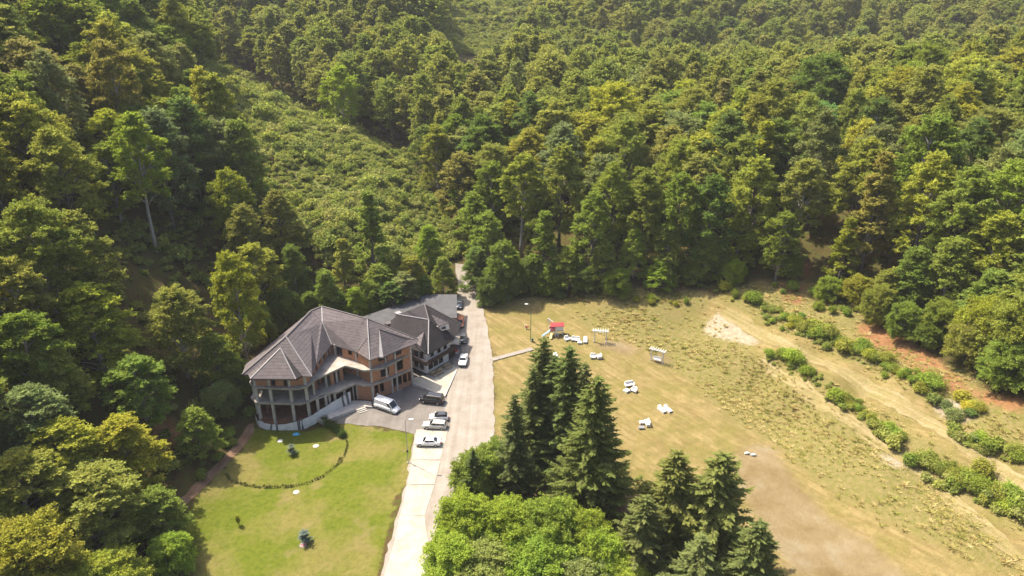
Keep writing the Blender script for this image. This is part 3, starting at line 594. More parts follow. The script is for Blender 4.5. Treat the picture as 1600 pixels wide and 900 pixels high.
for f in (0, .1, .2):
    px, py, d = proj(cand[:, 0], cand[:, 1], cz + hh * f); ok &= ~(inpoly(CLEAR_PX, px, py) | inpoly(CLEAR2_PX, px, py))
HA = np.array(ALLT)
for i in np.nonzero(ok)[0]:
    dd = np.hypot(HA[:, 0] - cand[i, 0], HA[:, 1] - cand[i, 1])
    if (dd < (HA[:, 2] + ww[i]) * .36).any(): ok[i] = False
# a few slender forest-edge trees keep their foliage low
idx = np.nonzero(ok)[0]
ptx, pty, dd = proj(cand[idx, 0], cand[idx, 1], cz[idx] + hh[idx])
vis = (ptx > -40) & (ptx < 1640) & (pty > -30) & (pty < 960) & (dd > 5)
order = idx[vis][np.argsort(dd[vis])]
# leave out trees whose crown top is well hidden behind nearer crowns
NIND = 300 - len(HERO) - len(ORCH)
chosen = []; cover = np.full((160, 90), 0.0)
for i in order:
    if len(chosen) >= NIND: break
    chosen.append(i)
tone_names = ['olive green', 'mid green', 'brownish olive', 'dark green', 'yellow-green', 'grey-green']
for i in chosen:
    x, y = cand[i]; tn = rng.choice(tone_names, p=[.34, .24, .13, .10, .13, .06])
    o = put(TREES[kk[i]], x, y, cz[i], hh[i], ww[i], tn)
    INDIV.append(dict(o=o, x=x, y=y, z=cz[i], h=hh[i], tone=tn, md=int(kk[i])))
# labels: rows by distance, counted from the left within hillside, tone and row
def side(d):
    px, py, _ = proj(d['x'], d['y'], d['z'] + d['h'] * .6)
    if d['x'] < -38 and d['y'] < 232: return 'left hillside'
    if d['x'] < 0 and px < 720: return 'valley head'
    return 'right hillside'
ROWN = ['nearest'] + [q + ' nearest' for q in ORD[1:40]]
bk = {}
for d in INDIV:
    if d['o'].name.startswith('spruce'): tag(d['o'], 'narrow dark conifer standing among the yellowing trees of the right hillside', 'tree'); continue
    s = side(d); dist = math.hypot(d['x'], d['y']); row = min(39, int(max(0, dist - 80) // 30)); bk.setdefault((s, row), []).append(d)
for (s, row), L in bk.items():
    for tn in set(d['tone'] for d in L):
        Q = sorted([d for d in L if d['tone'] == tn], key=lambda d: proj(d['x'], d['y'], d['z'] + d['h'])[0])
        for k, d in enumerate(Q):
            nm = '%s tree' % tn
            lab = ('only %s in the %s belt of the %s forest' % (nm, ROWN[row], s)) if len(Q) == 1 else ('%s %s from the left, %s belt of the %s forest' % (ORD[k], nm, ROWN[row], s))
            tag(d['o'], lab, 'tree', 'broadleaf trees of the surrounding forest')
hero_lab = {0: 'tall bright yellow-green tree with a long bare trunk high on the left slope', 1: 'wide round yellow-green tree left of the unfinished building', 5: 'golden yellow tree left of the round lawn',
            13: 'golden yellow tree in the bottom left corner', 4: 'rounded grey-green tree at the left edge above the golden trees'}
for k, l in hero_lab.items(): INDIV[k]['o']['label'] = l
for k, d in enumerate(INDIV[:len(HERO)]):
    if d['tone'] == 'pale blue-green': d['o']['label'] = 'smooth round pale blue-green tree on the right hillside'
INDIV[len(HERO) - 2]['o']['label'] = 'rounded mid green tree beside the road in front of the spruces'; INDIV[len(HERO) - 1]['o']['label'] = 'small mid green tree touching the left spruce beside the road'
ORCH.sort(key=lambda q: q[1])
for k, (o, _) in enumerate(ORCH): tag(o, '%s from the left of the bright green leafy trees at the bottom centre' % ORD[k], 'tree', 'bright green trees below the spruces')
for k, (o, px, py) in enumerate(sorted([q for q in SPB if q[1] < 960 and q[2] < 660], key=lambda q: q[1])): tag(o, '%s treetop from the left among the tall spruces beside the road' % ORD[k], 'tree', 'tall spruces')
for k, (o, px, py) in enumerate(sorted([q for q in SPB if q[1] >= 960], key=lambda q: q[1])): tag(o, '%s treetop from the left in the spruce group at the bottom edge' % ORD[k], 'tree', 'tall spruces')
for o, px, py in SPB:
    if px < 960 and py > 660: tag(o, 'small thin spruce leaning over the road in front of the tall ones', 'tree', 'tall spruces')

# everything farther: one wood and one scrub cover
def scatter(name, P, Z, idx_, scl, coll, label, cat):
    me = bpy.data.meshes.new(name); me.from_pydata(np.stack([P[:, 0], P[:, 1], Z], 1), [], []); n = len(P)
    for an, ty, v in (('idx', 'INT', idx_.astype(np.int32)), ('rot', 'FLOAT', rng.uniform(0, 6.283, n).astype(np.float32))):
        a = me.attributes.new(an, ty, 'POINT'); a.data.foreach_set('value', v)
    a = me.attributes.new('scl', 'FLOAT_VECTOR', 'POINT'); a.data.foreach_set('vector', scl.astype(np.float32).ravel())
    o = bpy.data.objects.new(name, me); COL.objects.link(o); o['kind'] = 'stuff'; o['label'] = label; o['category'] = cat
    g = bpy.data.node_groups.new(name, 'GeometryNodeTree')
    g.interface.new_socket('Geometry', in_out='INPUT', socket_type='NodeSocketGeometry'); g.interface.new_socket('Geometry', in_out='OUTPUT', socket_type='NodeSocketGeometry')
    gi = g.nodes.new('NodeGroupInput'); go = g.nodes.new('NodeGroupOutput'); ip = g.nodes.new('GeometryNodeInstanceOnPoints')
    ci = g.nodes.new('GeometryNodeCollectionInfo'); ci.inputs['Collection'].default_value = coll; ci.inputs['Separate Children'].default_value = True; ci.inputs['Reset Children'].default_value = True
    def at(nm, ty): q = g.nodes.new('GeometryNodeInputNamedAttribute'); q.data_type = ty; q.inputs['Name'].default_value = nm; return q.outputs['Attribute']
    cx = g.nodes.new('ShaderNodeCombineXYZ')
    L = g.links.new
    L(at('rot', 'FLOAT'), cx.inputs[2]); L(gi.outputs[0], ip.inputs['Points']); L(ci.outputs[0], ip.inputs['Instance']); ip.inputs['Pick Instance'].default_value = True
    L(at('idx', 'INT'), ip.inputs['Instance Index']); L(cx.outputs[0], ip.inputs['Rotation']); L(at('scl', 'FLOAT_VECTOR'), ip.inputs['Scale']); L(ip.outputs[0], go.inputs[0])
    md = o.modifiers.new('scatter', 'NODES'); md.node_group = g
    return o
ch = set(chosen); rest = np.array([i for i in idx if i not in ch])
sx = ww[rest] / np.array([SPEC[k][2] for k in kk[rest]]); sz = hh[rest] / np.array([SPEC[k][1] for k in kk[rest]])
scatter('distant_forest', cand[rest], cz[rest] - .2, kk[rest], np.stack([sx, sx, sz], 1), FAR, 'dense distant wood of olive and green trees covering the far hills', 'forest')
def fill(polys, n_per, jit=1.0):
    out = []
    for pp in polys:
        g = gpoly(pp); xs = [q[0] for q in g]; ys = [q[1] for q in g]
        n = int((max(xs) - min(xs)) * (max(ys) - min(ys)) * n_per); q = np.stack([rng.uniform(min(xs), max(xs), n), rng.uniform(min(ys), max(ys), n)], 1)
        out.append(q[inpoly(g, q[:, 0], q[:, 1])])
    return np.concatenate(out)
P = fill([[(295, 70), (360, 100), (520, 185), (650, 255), (700, 330), (720, 400), (640, 440), (560, 430), (470, 390), (400, 290), (330, 150)], [(660, -30), (880, -30), (840, 60), (790, 90), (680, 85)]], .55); P = np.concatenate([P, fill([GAP_PX], .22)])
q = np.stack([rng.uniform(-170, -56, 1500), rng.uniform(70, 235, 1500)], 1); P = np.concatenate([P, q[rng.random(1500) < .8]])        # undergrowth on the left slope
q = np.stack([rng.uniform(0, 130, 2600), rng.uniform(85, 235, 2600)], 1); qz = T(q[:, 0], q[:, 1]); P = np.concatenate([P, q[ground_ok(q[:, 0], q[:, 1], qz)][:700]])
q = np.stack([rng.uniform(-70, 10, 900), rng.uniform(165, 300, 900)], 1); P = np.concatenate([P, q])
nP = len(P); P = np.concatenate([P, fill([[(1195, 545), (1280, 582), (1405, 680), (1395, 700), (1290, 625), (1195, 562)], [(1440, 715), (1620, 800), (1620, 835), (1440, 748)], [(1190, 470), (1330, 530), (1470, 610), (1470, 640), (1330, 565), (1190, 505)], [(1480, 665), (1620, 715), (1620, 750), (1480, 690)]], .55)])
Z = T(P[:, 0], P[:, 1]); px, py, d = proj(P[:, 0], P[:, 1], Z)
sel = ~inpoly(OPEN_PX, px, py); sel[nP:] = True; small = np.arange(len(P)) >= nP; small = small[sel]; P, Z = P[sel], Z[sel]; n = len(P)
s = rng.uniform(.35, .85, n) * np.where(rng.random(n) < .05, 1.8, 1.0); s *= np.clip(.95 + 1.1 * fbm(P[:, 0] / 14, P[:, 1] / 14, 91, 3), .35, 1.9); s[small] *= .6
scatter('scrub_cover', P, Z - .1, rng.integers(0, 4, n), np.stack([s, s, s * rng.uniform(.75, 1.3, n)], 1), FARS, 'low green scrub covering the cleared slopes and the forest floor', 'scrub')
# dry weeds and tufts on the banks
TUFT = bpy.data.collections.new('weed_models')
for k in range(3):
    g = np.random.default_rng(600 + k); nb = 46; a = g.uniform(0, 6.28, nb); r = g.uniform(0, .42, nb); ln = g.uniform(.25, .75, nb)
    C = np.stack([r * np.cos(a), r * np.sin(a), np.zeros(nb)], 1); D = np.stack([np.cos(a) * g.uniform(.5, 1.5, nb), np.sin(a) * g.uniform(.5, 1.5, nb), g.uniform(.35, .9, nb)], 1) * ln[:, None] * .8
    W_ = np.stack([-np.sin(a + g.normal(size=nb)), np.cos(a), np.zeros(nb)], 1) * .075
    V = np.stack([C - W_, C + W_, C + D + W_ * .3, C + D - W_ * .3], 1).reshape(-1, 3)
    TUFT.objects.link(bpy.data.objects.new('weed_%d' % k, leaf_mesh('weed', V, 'dry_weeds')))
P = fill(WEED_PX, 3.2); P = P[fbm(P[:, 0] / 6, P[:, 1] / 6, 77, 4) + rng.normal(size=len(P)) * .28 > .02]; P = P + rng.normal(size=P.shape) * .9; Z = T(P[:, 0], P[:, 1]); s = rng.uniform(.3, .85, len(P)) * np.where(rng.random(len(P)) < .05, 1.6, 1)
scatter('bank_weeds', P, Z, rng.integers(0, 3, len(P)), np.stack([s, s, s * .9], 1), TUFT, 'dry grass and weeds covering the terraced bank', 'weeds')
# single shrubs on the banks, read off the photograph
STR = []
def strip_shrubs(a, b_, n, spread, lo, hi, tones):
    for k in range(n):
        f = (k + rnd.random()) / n; STR.append((a[0] + (b_[0] - a[0]) * f + rnd.gauss(0, spread), a[1] + (b_[1] - a[1]) * f + rnd.gauss(0, spread * .5), rnd.uniform(lo, hi), rnd.choice(tones)))
strip_shrubs((1205, 553), (1275, 590), 14, 6, 1.5, 2.4, ['mid green', 'mid green', 'bright green', 'olive green']); strip_shrubs((1300, 615), (1400, 690), 22, 7, 1.1, 2.0, ['mid green', 'bright green', 'olive green'])
strip_shrubs((1450, 728), (1600, 803), 46, 11, 1.5, 2.6, ['mid green', 'mid green', 'bright green', 'olive green']); strip_shrubs((1215, 500), (1330, 545), 26, 12, 1.5, 2.6, ['bright green', 'mid green', 'olive green', 'yellow-green'])
strip_shrubs((1340, 550), (1450, 610), 26, 11, 1.3, 2.4, ['bright green', 'mid green', 'olive green', 'yellow-green']); strip_shrubs((1490, 680), (1600, 725), 10, 6, 1.4, 2.3, ['mid green', 'mid green', 'bright green', 'olive green'])
strip_shrubs((1480, 650), (1510, 655), 3, 5, 1.5, 2.2, ['grey-green', 'dark green']); strip_shrubs((1490, 625), (1530, 650), 5, 5, 1.2, 2.0, ['golden yellow', 'yellow-green'])
strip_shrubs((1090, 440), (1200, 480), 14, 9, 1.3, 2.4, ['olive green', 'mid green', 'yellow-green']); strip_shrubs((1210, 450), (1330, 495), 12, 10, 1.4, 2.6, ['bright green', 'mid green'])
strip_shrubs((930, 462), (1080, 478), 12, 6, .9, 1.7, ['olive green', 'mid green']); strip_shrubs((1030, 440), (1060, 445), 3, 4, 1.8, 2.4, ['dark green'])
strip_shrubs((752, 482), (800, 470), 7, 4, 1.8, 2.8, ['grey-green', 'mid green', 'dark green']); strip_shrubs((850, 462), (880, 460), 4, 4, 1.4, 2.2, ['dark green', 'mid green'])
strip_shrubs((300, 760), (385, 650), 9, 7, 1.0, 1.8, ['dark green', 'mid green']); strip_shrubs((320, 650), (385, 560), 12, 12, 1.6, 2.8, ['dark green', 'mid green', 'grey-green']); strip_shrubs((240, 640), (320, 690), 8, 14, 1.2, 2.2, ['grey-green', 'dark green'])
strip_shrubs((455, 668), (480, 664), 3, 2, .8, 1.1, ['mid green'])
SB = {}
for k, (px, py, h, tn) in enumerate(STR):
    x, y, z = hit(px, py); mdl = SHRUBS[k % 4]; h *= rnd.choice([.55, .8, 1, 1.15]); o = put(mdl, x, y, z, h, h * rnd.uniform(.9, 1.7), tn, ('foliage', 'stem'), 'shrub')
    reg = 'at the foot of the left forest' if px < 600 else 'beside the top of the road' if px < 900 and py < 500 else 'along the top of the meadow' if px < 1085 else 'below the right-hand forest edge' if py < 470 + (px - 1200) * .42 else 'on the upper strip of the right bank' if py < 590 + (px - 1330) * .58 else 'on the lower strip of the right bank'
    SB.setdefault((reg, tn), []).append((px, o))
for (reg, tn), L in SB.items():
    L.sort(key=lambda q: q[0])
    for k, (_, o) in enumerate(L): tag(o, ('only %s shrub %s' % (tn, reg)) if len(L) == 1 else '%s %s shrub from the left %s' % (ORD[k], tn, reg), 'shrub', 'shrubs on the banks and verges')
# a grey dead trunk and a pale pole-like snag in the right forest
for (bx, by, h, r_, lab) in ((1425, 420, 22, .32, 'bare grey dead trunk among the yellowing trees of the right forest'), (1297, 455, 6, .09, 'thin pale dead stem at the right forest edge')):
    x, y, z = hit(bx, by); mb = MB(); mb.tube([(x, y, z - .5), (x + .3, y, z + h * .5), (x + .1, y + .3, z + h)], [r_, r_ * .8, r_ * .35], 8)
    mb.tube([(x + .25, y, z + h * .7), (x + 1.6, y, z + h * .85)], [r_ * .3, .02], 5); tag(mb.build('dead_tree', 'bark_pale', smooth=True), lab, 'dead tree')

# ------------------------------------------------------------------ building materials
def tilemat(name, c, period=.27, rough=.55):
    m, t, b = nt(name, .85, .12); p = pos(t)
    sx = t.nodes.new('ShaderNodeSeparateXYZ'); t.links.new(p, sx.inputs[0])
    fr = math_(t, 'FRACT', math_(t, 'DIVIDE', sx.outputs[2], period))
    n = noise(t, p, 1.1, 5, .6); n2 = noise(t, p, 9, 2)
    col = ramp(t, math_(t, 'ADD', math_(t, 'MULTIPLY', n, .7), math_(t, 'MULTIPLY', n2, .3)), [(.35, tuple(x * .8 for x in c)), (.65, tuple(x * 1.22 for x in c))])
    col = mixc(t, ramp(t, fr, [(.0, (1, 1, 1)), (.16, (0, 0, 0))]), col, tuple(x * .3 for x in c))
    t.links.new(col, b.inputs['Base Color']); bump(t, b, fr, .8, .06)
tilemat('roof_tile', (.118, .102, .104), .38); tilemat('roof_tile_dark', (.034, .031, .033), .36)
m, t, b = nt('sheet_roof', .75, .2); p = pos(t); wv = t.nodes.new('ShaderNodeTexWave'); wv.inputs['Scale'].default_value = 2.2; t.links.new(p, wv.inputs[0])
t.links.new(ramp(t, noise(t, p, .6, 5), [(.3, (.058, .058, .063)), (.7, (.088, .088, .093))]), b.inputs['Base Color']); bump(t, b, wv.outputs[1], .4, .04)
m, t, b = nt('brick', .9, .15); tc = objco(t)
mp = t.nodes.new('ShaderNodeMapping'); mp.inputs['Rotation'].default_value = (R(90), 0, 0); t.links.new(tc, mp.inputs[0])
sx = t.nodes.new('ShaderNodeSeparateXYZ'); t.links.new(tc, sx.inputs[0])
cb = t.nodes.new('ShaderNodeCombineXYZ'); t.links.new(math_(t, 'ADD', sx.outputs[0], math_(t, 'MULTIPLY', sx.outputs[1], .7)), cb.inputs[0]); t.links.new(sx.outputs[2], cb.inputs[1])
bt = t.nodes.new('ShaderNodeTexBrick'); bt.inputs['Scale'].default_value = 1.0; bt.inputs['Brick Width'].default_value = .38; bt.inputs['Row Height'].default_value = .24; bt.inputs['Mortar Size'].default_value = .014
bt.inputs['Color1'].default_value = (.42, .19, .098, 1); bt.inputs['Color2'].default_value = (.34, .14, .074, 1); bt.inputs['Mortar'].default_value = (.30, .25, .20, 1); t.links.new(cb.outputs[0], bt.inputs[0])
t.links.new(mixc(t, math_(t, 'MULTIPLY', ramp(t, noise(t, tc, .7, 5), [(.4, (0, 0, 0)), (.7, (1, 1, 1))]), .4), bt.outputs[0], (.34, .20, .12)), b.inputs['Base Color']); bump(t, b, bt.outputs[1], -.4, .02)
simple('concrete', (.40, .37, .33), .9, .2, .25, .8, bmp=.3)
simple('concrete_floor_shaded', (.27, .245, .215), .9, .2, .3, .5)  # slab concrete darkened: the roof's shadow on the terraces is put into the colour
simple('concrete_dark', (.22, .20, .185), .9, .2, .25, .9)
simple('plaster', (.58, .565, .54), .85, .2, .08, .7)
simple('dark_wood', (.045, .030, .022), .7, .3, .3, 3.0)
simple('timber', (.30, .225, .135), .8, .2, .25, 3.0)
simple('grey_timber', (.24, .215, .19), .85, .2, .25, 3.0)
simple('plinth', (.045, .043, .045), .8, .3, .3, 2.0)
simple('orange_wall', (.38, .12, .05), .8, .2, .15, .8)
simple('flashing', (.21, .205, .205), .4, .5, .15, 2.0)
simple('cap_dark', (.07, .06, .06), .55, .4, .2, 2.0)
simple('tarp', (.52, .51, .50), .55, .3, .14, 1.4, bmp=.5)
simple('tarp_print', (.10, .10, .11), .6, .3, .3, 3.0)
simple('white_paint', (.66, .66, .64), .6, .3, .06, 2.0)
simple('red_paint', (.40, .055, .06), .6, .3, .15, 2.0)
simple('pink_paint', (.52, .16, .20), .6, .3, .15, 2.0)
simple('yellow_plastic', (.62, .50, .22), .4, .4, .1, 2.0)
simple('green_metal', (.05, .13, .06), .5, .4, .15, 2.0)
simple('steel', (.30, .31, .31), .4, .5, .12, 2.0, metal=.6)
simple('blue_sheet', (.06, .33, .55), .5, .4, .1, 2.0)
simple('interior_floor', (.17, .085, .06), .95, .1, .3, 1.0)
m, t, b = nt('window_glass', .08, .5); b.inputs['Base Color'].default_value = (.018, .022, .026, 1)
m, t, b = nt('lamp_glass', .3, .5); b.inputs['Base Color'].default_value = (.7, .7, .68, 1)

# ------------------------------------------------------------------ unfinished building
BL = (-36.0, 118.0, -.6)
ub = thing('unfinished_building', 'large unfinished three-storey brick and concrete building with a grey tiled roof', 'building', BL)
def slab(pts, ztop, th=.40, name='floor_slab', mat='concrete_floor_shaded'): return MB().prism(pts, ztop - th, ztop).build(name, mat, ub, BL)
Z0, Z1_, Z2_, ZE = -.35, 3.7, 7.2, 9.75
INN = (-37.9, 126.0)
back = [(-21.5, 127.6), (-27.8, 133.0), (-38.0, 138.2), (-45.5, 137.5), (-51.0, 118.0)]
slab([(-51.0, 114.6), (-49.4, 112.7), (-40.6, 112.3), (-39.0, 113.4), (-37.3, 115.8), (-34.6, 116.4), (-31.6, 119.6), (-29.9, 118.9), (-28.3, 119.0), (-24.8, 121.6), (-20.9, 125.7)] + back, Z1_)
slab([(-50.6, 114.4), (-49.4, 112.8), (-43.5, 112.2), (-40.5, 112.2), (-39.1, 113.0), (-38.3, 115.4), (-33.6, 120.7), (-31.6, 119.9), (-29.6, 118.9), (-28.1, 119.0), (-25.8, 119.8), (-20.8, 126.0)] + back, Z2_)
slab([(-50.4, 114.6), (-49.2, 113.0), (-40.8, 112.9), (-39.2, 113.6), (-33.0, 119.6), (-31.5, 120.0), (-28.2, 119.5), (-21.2, 125.6)] + back, Z0, .3, 'ground_slab', 'interior_floor')
slab([(-50.8, 114.6), (-49.3, 113.4), (-40.6, 113.4), (-38.6, 117.6), INN, (-31.6, 122.7), (-28.2, 119.6), (-20.9, 125.8)] + back, ZE + .02, .12, 'ceiling_slab', 'concrete_dark')
def seg(p0, p1):
    a = Vector((*p0, 0)); c = Vector((*p1, 0)); d = (c - a); L = d.length; return a, d / L, L
def wall(p0, p1, z0, z1, holes=(), th=.28, mat='brick', name='brick_wall'):
    """wall between two plan points, holes = (start, end, sill, head) as fractions of length / metres above z0"""
    a, d, L = seg(p0, p1); rz = math.atan2(d.y, d.x); mb = MB(); H_ = z1 - z0
    def pc(s0, s1, h0, h1):
        if s1 - s0 < .02 or h1 - h0 < .02: return
        c = a + d * ((s0 + s1) / 2); mb.box((c.x, c.y, z0 + (h0 + h1) / 2), (s1 - s0, th, h1 - h0), rz)
    s = 0.0
    for h in holes:
        pc(s, h[0] * L, 0, H_); pc(h[0] * L, h[1] * L, 0, h[2]); pc(h[0] * L, h[1] * L, h[3], H_); s = h[1] * L
    pc(s, L, 0, H_)
    return mb.build(name, mat, ub, BL)
def cols(pts, z0, z1, w=.4):
    for q in pts: MB().box((q[0], q[1], (z0 + z1) / 2), (w, w, z1 - z0), q[2] if len(q) > 2 else 0).build('column', 'concrete', ub, BL)
K, Mc, C0 = (-28.3, 119.75), (-21.1, 125.75), (-31.6, 122.6)
aKM = math.atan2(Mc[1] - K[1], Mc[0] - K[0]); aW = math.atan2(C0[1] - INN[1], C0[0] - INN[0])
C0g = (-31.5, 120.3)
for z0, z1, hs in ((Z2_, ZE, [(.20, .42, .7, 2.55), (.57, .77, .7, 2.55)]), (Z1_, Z2_ - .32, [(.22, .43, .5, 2.9), (.59, .79, .6, 2.9)])):
    wall(K, Mc, z0, z1, hs); wall(C0, K, z0, z1, [(.06, .20, 1.0, 2.3)])
    wall(INN, C0, z0, z1, [(.20, .50, .05, 2.4), (.72, .86, 1.0, 2.3)])
    cols([(K[0] + .03, K[1] - .08, aKM), (Mc[0], Mc[1], aKM), (C0[0] + .05, C0[1] - .12, aW), (-24.0 + .1, 123.3 - .1, aKM), (-25.7 + .1, 121.95 - .1, aKM)], z0, z1, .36)
    cols([(INN[0] + .2, INN[1] - .25, aW), (-36.4, 125.0, aW)], z0, z1, .34)
wall(K, Mc, -.75, Z1_ - .32, [(.05, .14, 1.6, 3.6), (.18, .28, 1.6, 3.6), (.485, .585, 1.5, 3.8), (.63, .73, 1.5, 3.7), (.76, .86, 1.5, 3.7), (.89, .975, 1.5, 3.7)])
wall(C0g, K, -.75, Z1_ - .32)
cols([(K[0] + .02, K[1] - .1, aKM), (Mc[0], Mc[1], aKM), (-24.8, 122.6, aKM), (-23.9, 123.35, aKM), (C0g[0], C0g[1], aW)], -.75, Z1_ - .32, .38)
a, d, L = seg(K, Mc); n_ = Vector((d.y, -d.x, 0))
base = MB()
for s0, s1 in ((.60, 1.0),):
    p_ = a + d * L * (s0 + s1) / 2 + n_ * .22; base.box((p_.x, p_.y, -.55), (L * (s1 - s0), .2, .55), aKM)
base.build('foundation_strip', 'concrete', ub, BL)
vent = MB()
for s0 in (.33, .41, .50): p_ = a + d * L * s0 + n_ * .16; vent.box((p_.x, p_.y, -.45), (.55, .05, .3), aKM)
vent.build('basement_vent', 'plinth', ub, BL)
# end wall, back walls
for p0, p1 in ((Mc, back[1]), (back[1], back[2]), (back[2], back[3]), (back[3], back[4])):
    for z0, z1 in ((-1.5, Z1_ - .32), (Z1_, Z2_ - .32), (Z2_, ZE)): wall(p0, p1, z0, z1, [(.2, .3, 1, 2.3), (.5, .6, 1, 2.3), (.78, .88, 1, 2.3)] if p0 != Mc else [])
# left wing, east side behind the terraces
WE0, WE1 = (-38.9, 117.2), INN
wall(WE0, WE1, Z2_, ZE, [(.10, .20, .05, 2.3), (.30, .42, .6, 2.4), (.52, .70, .05, 2.4), (.80, .93, .6, 2.4)]); cols([(-38.65, 119.6), (-38.35, 122.0), (-38.05, 124.4)], Z2_, ZE, .34)
wall(WE0, WE1, Z1_, Z2_ - .32, [(.06, .26, .05, 2.9), (.36, .58, .05, 2.9), (.66, .90, .05, 2.9)]); cols([(-38.7, 115.5), (-37.0, 118.4), (-35.3, 120.0)], Z1_, Z2_ - .32, .36)
for q in ((-36.1, 119.3), (-34.6, 120.9)): MB().box((q[0], q[1], (Z1_ + Z2_ - .32) / 2), (.75, .45, Z2_ - .32 - Z1_), .75).build('brick_pier', 'brick', ub, BL)
wall((-38.2, 114.2), (-32.2, 119.9), Z0, Z1_ - .32, [(.04, .22, 0.0, 3.6), (.28, .46, .0, 3.6), (.52, .72, .0, 3.6), (.78, .98, .0, 3.6)], .25, 'concrete', 'frame_wall')
wall((-44.0, 121.5), (-34.5, 123.5), Z0, Z1_ - .32, [(.3, .4, 0, 2.1)]); wall((-50.3, 121.0), (-44, 121.5), Z0, Z1_ - .32); wall((-50.6, 119.0), (-39.2, 119.0), Z1_, Z2_ - .32, [(.3, .5, 0, 2.3), (.62, .85, .0, 2.3)])
# the polygonal bay at the left end
BF = [(-50.2, 115.0), (-49.1, 113.3), (-46.3, 113.1), (-42.4, 113.0), (-39.6, 113.6)]
cols([(q[0], q[1]) for q in BF], -2.4, Z1_ - .32, .5); cols([(q[0], q[1]) for q in BF], Z1_, Z2_ - .32, .5); cols([(q[0], q[1]) for q in BF], Z2_, ZE, .44)
cols([(-50.2, 118.5), (-46, 118.5), (-42.5, 118.5)], Z0, Z1_ - .32, .4); cols([(-38.0, 114.6), (-36.2, 116.6)], -1.2, Z1_ - .32, .4)
wall(BF[1], BF[2], Z2_, ZE, [(.99, .999, .1, 2.4)]); wall(BF[2], BF[3], Z2_, ZE, [(.10, .32, .05, 2.3), (.72, .92, .05, 2.3)]); wall(BF[3], BF[4], Z2_, ZE); wall(BF[4], WE0, Z2_, ZE, [(.55, .9, .05, 2.3)]); wall((-50.4, 118), BF[0], Z2_, ZE); wall(BF[0], BF[1], Z2_, ZE)
MB().prism([(-50.4, 114.8), (-49.2, 113.4), (-40.8, 113.3), (-39.4, 113.9), (-39.6, 114.1), (-40.9, 113.55), (-49.1, 113.65), (-50.2, 114.9)], -2.4, Z0 - .31).build('plinth_wall', 'brick', ub, BL)
MB().prism([(-39.3, 113.9), (-38.2, 114.9), (-32.3, 120.2), (-32.5, 120.4), (-38.5, 115.3), (-39.6, 114.2)], -1.8, Z0 - .31).build('plinth_wall', 'concrete_dark', ub, BL)
bw = MB(); bw.box((-48.9, 117.2, .35), (.3, 4.5, 1.3), .25, ('X', .25)); bw.build('broken_brick_wall', 'brick', ub, BL)
# entrance platform, steps, ramp
MB().prism([(-32.6, 119.2), (-29.9, 119.2), (-28.6, 118.9), (-28.0, 117.0), (-29.9, 117.2), (-31.0, 116.3), (-36.7, 111.9), (-38.2, 113.0)], -.95, -.15).build('entrance_platform', 'concrete', ub, BL)
for k in range(4):
    c_ = Vector((-30.2, 116.5, 0)) + Vector((.55, -.84, 0)) * (.18 + .36 * k); MB().box((c_.x, c_.y, -.62 + (.24 - .12 * k)), (1.9, .36, .5 - .12 * k + .1), math.atan2(.55, .84)).build('step', 'concrete', ub, BL)
# roof: each slope its own panel
rf = MB().prism([(-50.4, 114.8), (-49, 113.6), (-39.4, 113.6), (-38.6, 118), (-38.1, 126.2), (-31.7, 122.9), (-28.3, 120), (-21.2, 125.8)] + back, ZE + .03, ZE + .08).build('roof', 'concrete_dark', ub, BL)
E9 = 9.55
P1, P2, R2a, Rb = (-44.2, 119.7, 14.3), (-42.4, 131.3, 14.3), (-40.5, 133.0, 14.5), (-29.8, 127.5, 14.3)
A_, B_ = (-51.3, 113.4, E9), (-37.8, 112.6, E9); E1 = (-38.2, 117.4, E9); VC = (-37.1, 125.2, E9); C0_, C1, C2, C3 = (-31.2, 121.9, E9), (-28.0, 118.7, E9), (-19.7, 125.7, E9), (-19.5, 127.4, E9)
J = up(503.5, 503.5, 12.8); Vt = (-29.05, 123.8, 12.1); Wb = (-44.8, 139.6, E9); A2 = (-51.9, 117.2, E9)
def slope(pts, mat='roof_tile', th=.16, name='roof_slope'):
    return MB().sheet(pts, th).build(name, mat, rf, BL)
slope([P1, A_, B_]); slope([P1, B_, E1, VC, J, P2]); slope([P2, J, R2a]); slope([R2a, J, VC, C0_, Vt, Rb]); slope([Vt, C0_, C1]); slope([Rb, Vt, C1, C2]); slope([Rb, C2, C3])
slope([A_, P1, P2, R2a, Wb, A2]); slope([R2a, Rb, C3, (-27.0, 133.4, E9), (-37.8, 138.6, E9), Wb])
# projecting gablets
def over(p, dz): return (p[0], p[1], p[2] + dz)
G, gl, gr = (-44.75, 117.4, 13.0), (-49.2, 111.85, E9 - .05), (-40.6, 111.75, E9 - .05)
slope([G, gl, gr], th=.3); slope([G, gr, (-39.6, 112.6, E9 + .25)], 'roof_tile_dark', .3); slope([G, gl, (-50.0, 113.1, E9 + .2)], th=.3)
D1, B1, B1b, B2 = (-26.95, 125.0, 13.15), up(592.5, 558, E9 - .05), up(599, 558, E9 - .05), up(650, 534.5, E9 - .05)
slope([D1, B1, B1b], 'flashing', .3); slope([D1, B1b, B2], th=.3); slope([D1, B2, (-20.0, 126.6, E9 + .3)], th=.3)
def caps(pairs, mat, w=.26):
    for p0, p1 in pairs: MB().bar(over(p0, .03), over(p1, .03), w, .14).build('ridge_cap', mat, rf, BL)
caps([(P1, P2), (P2, R2a), (R2a, Rb), (P1, A_), (Rb, C3)], 'cap_dark', .3); caps([(P1, B_), (Rb, C1), (G, gl), (G, gr), (R2a, J), (J, VC)], 'flashing', .18); caps([(P2, J), (Vt, C0_), (D1, B2)], 'cap_dark', .16)
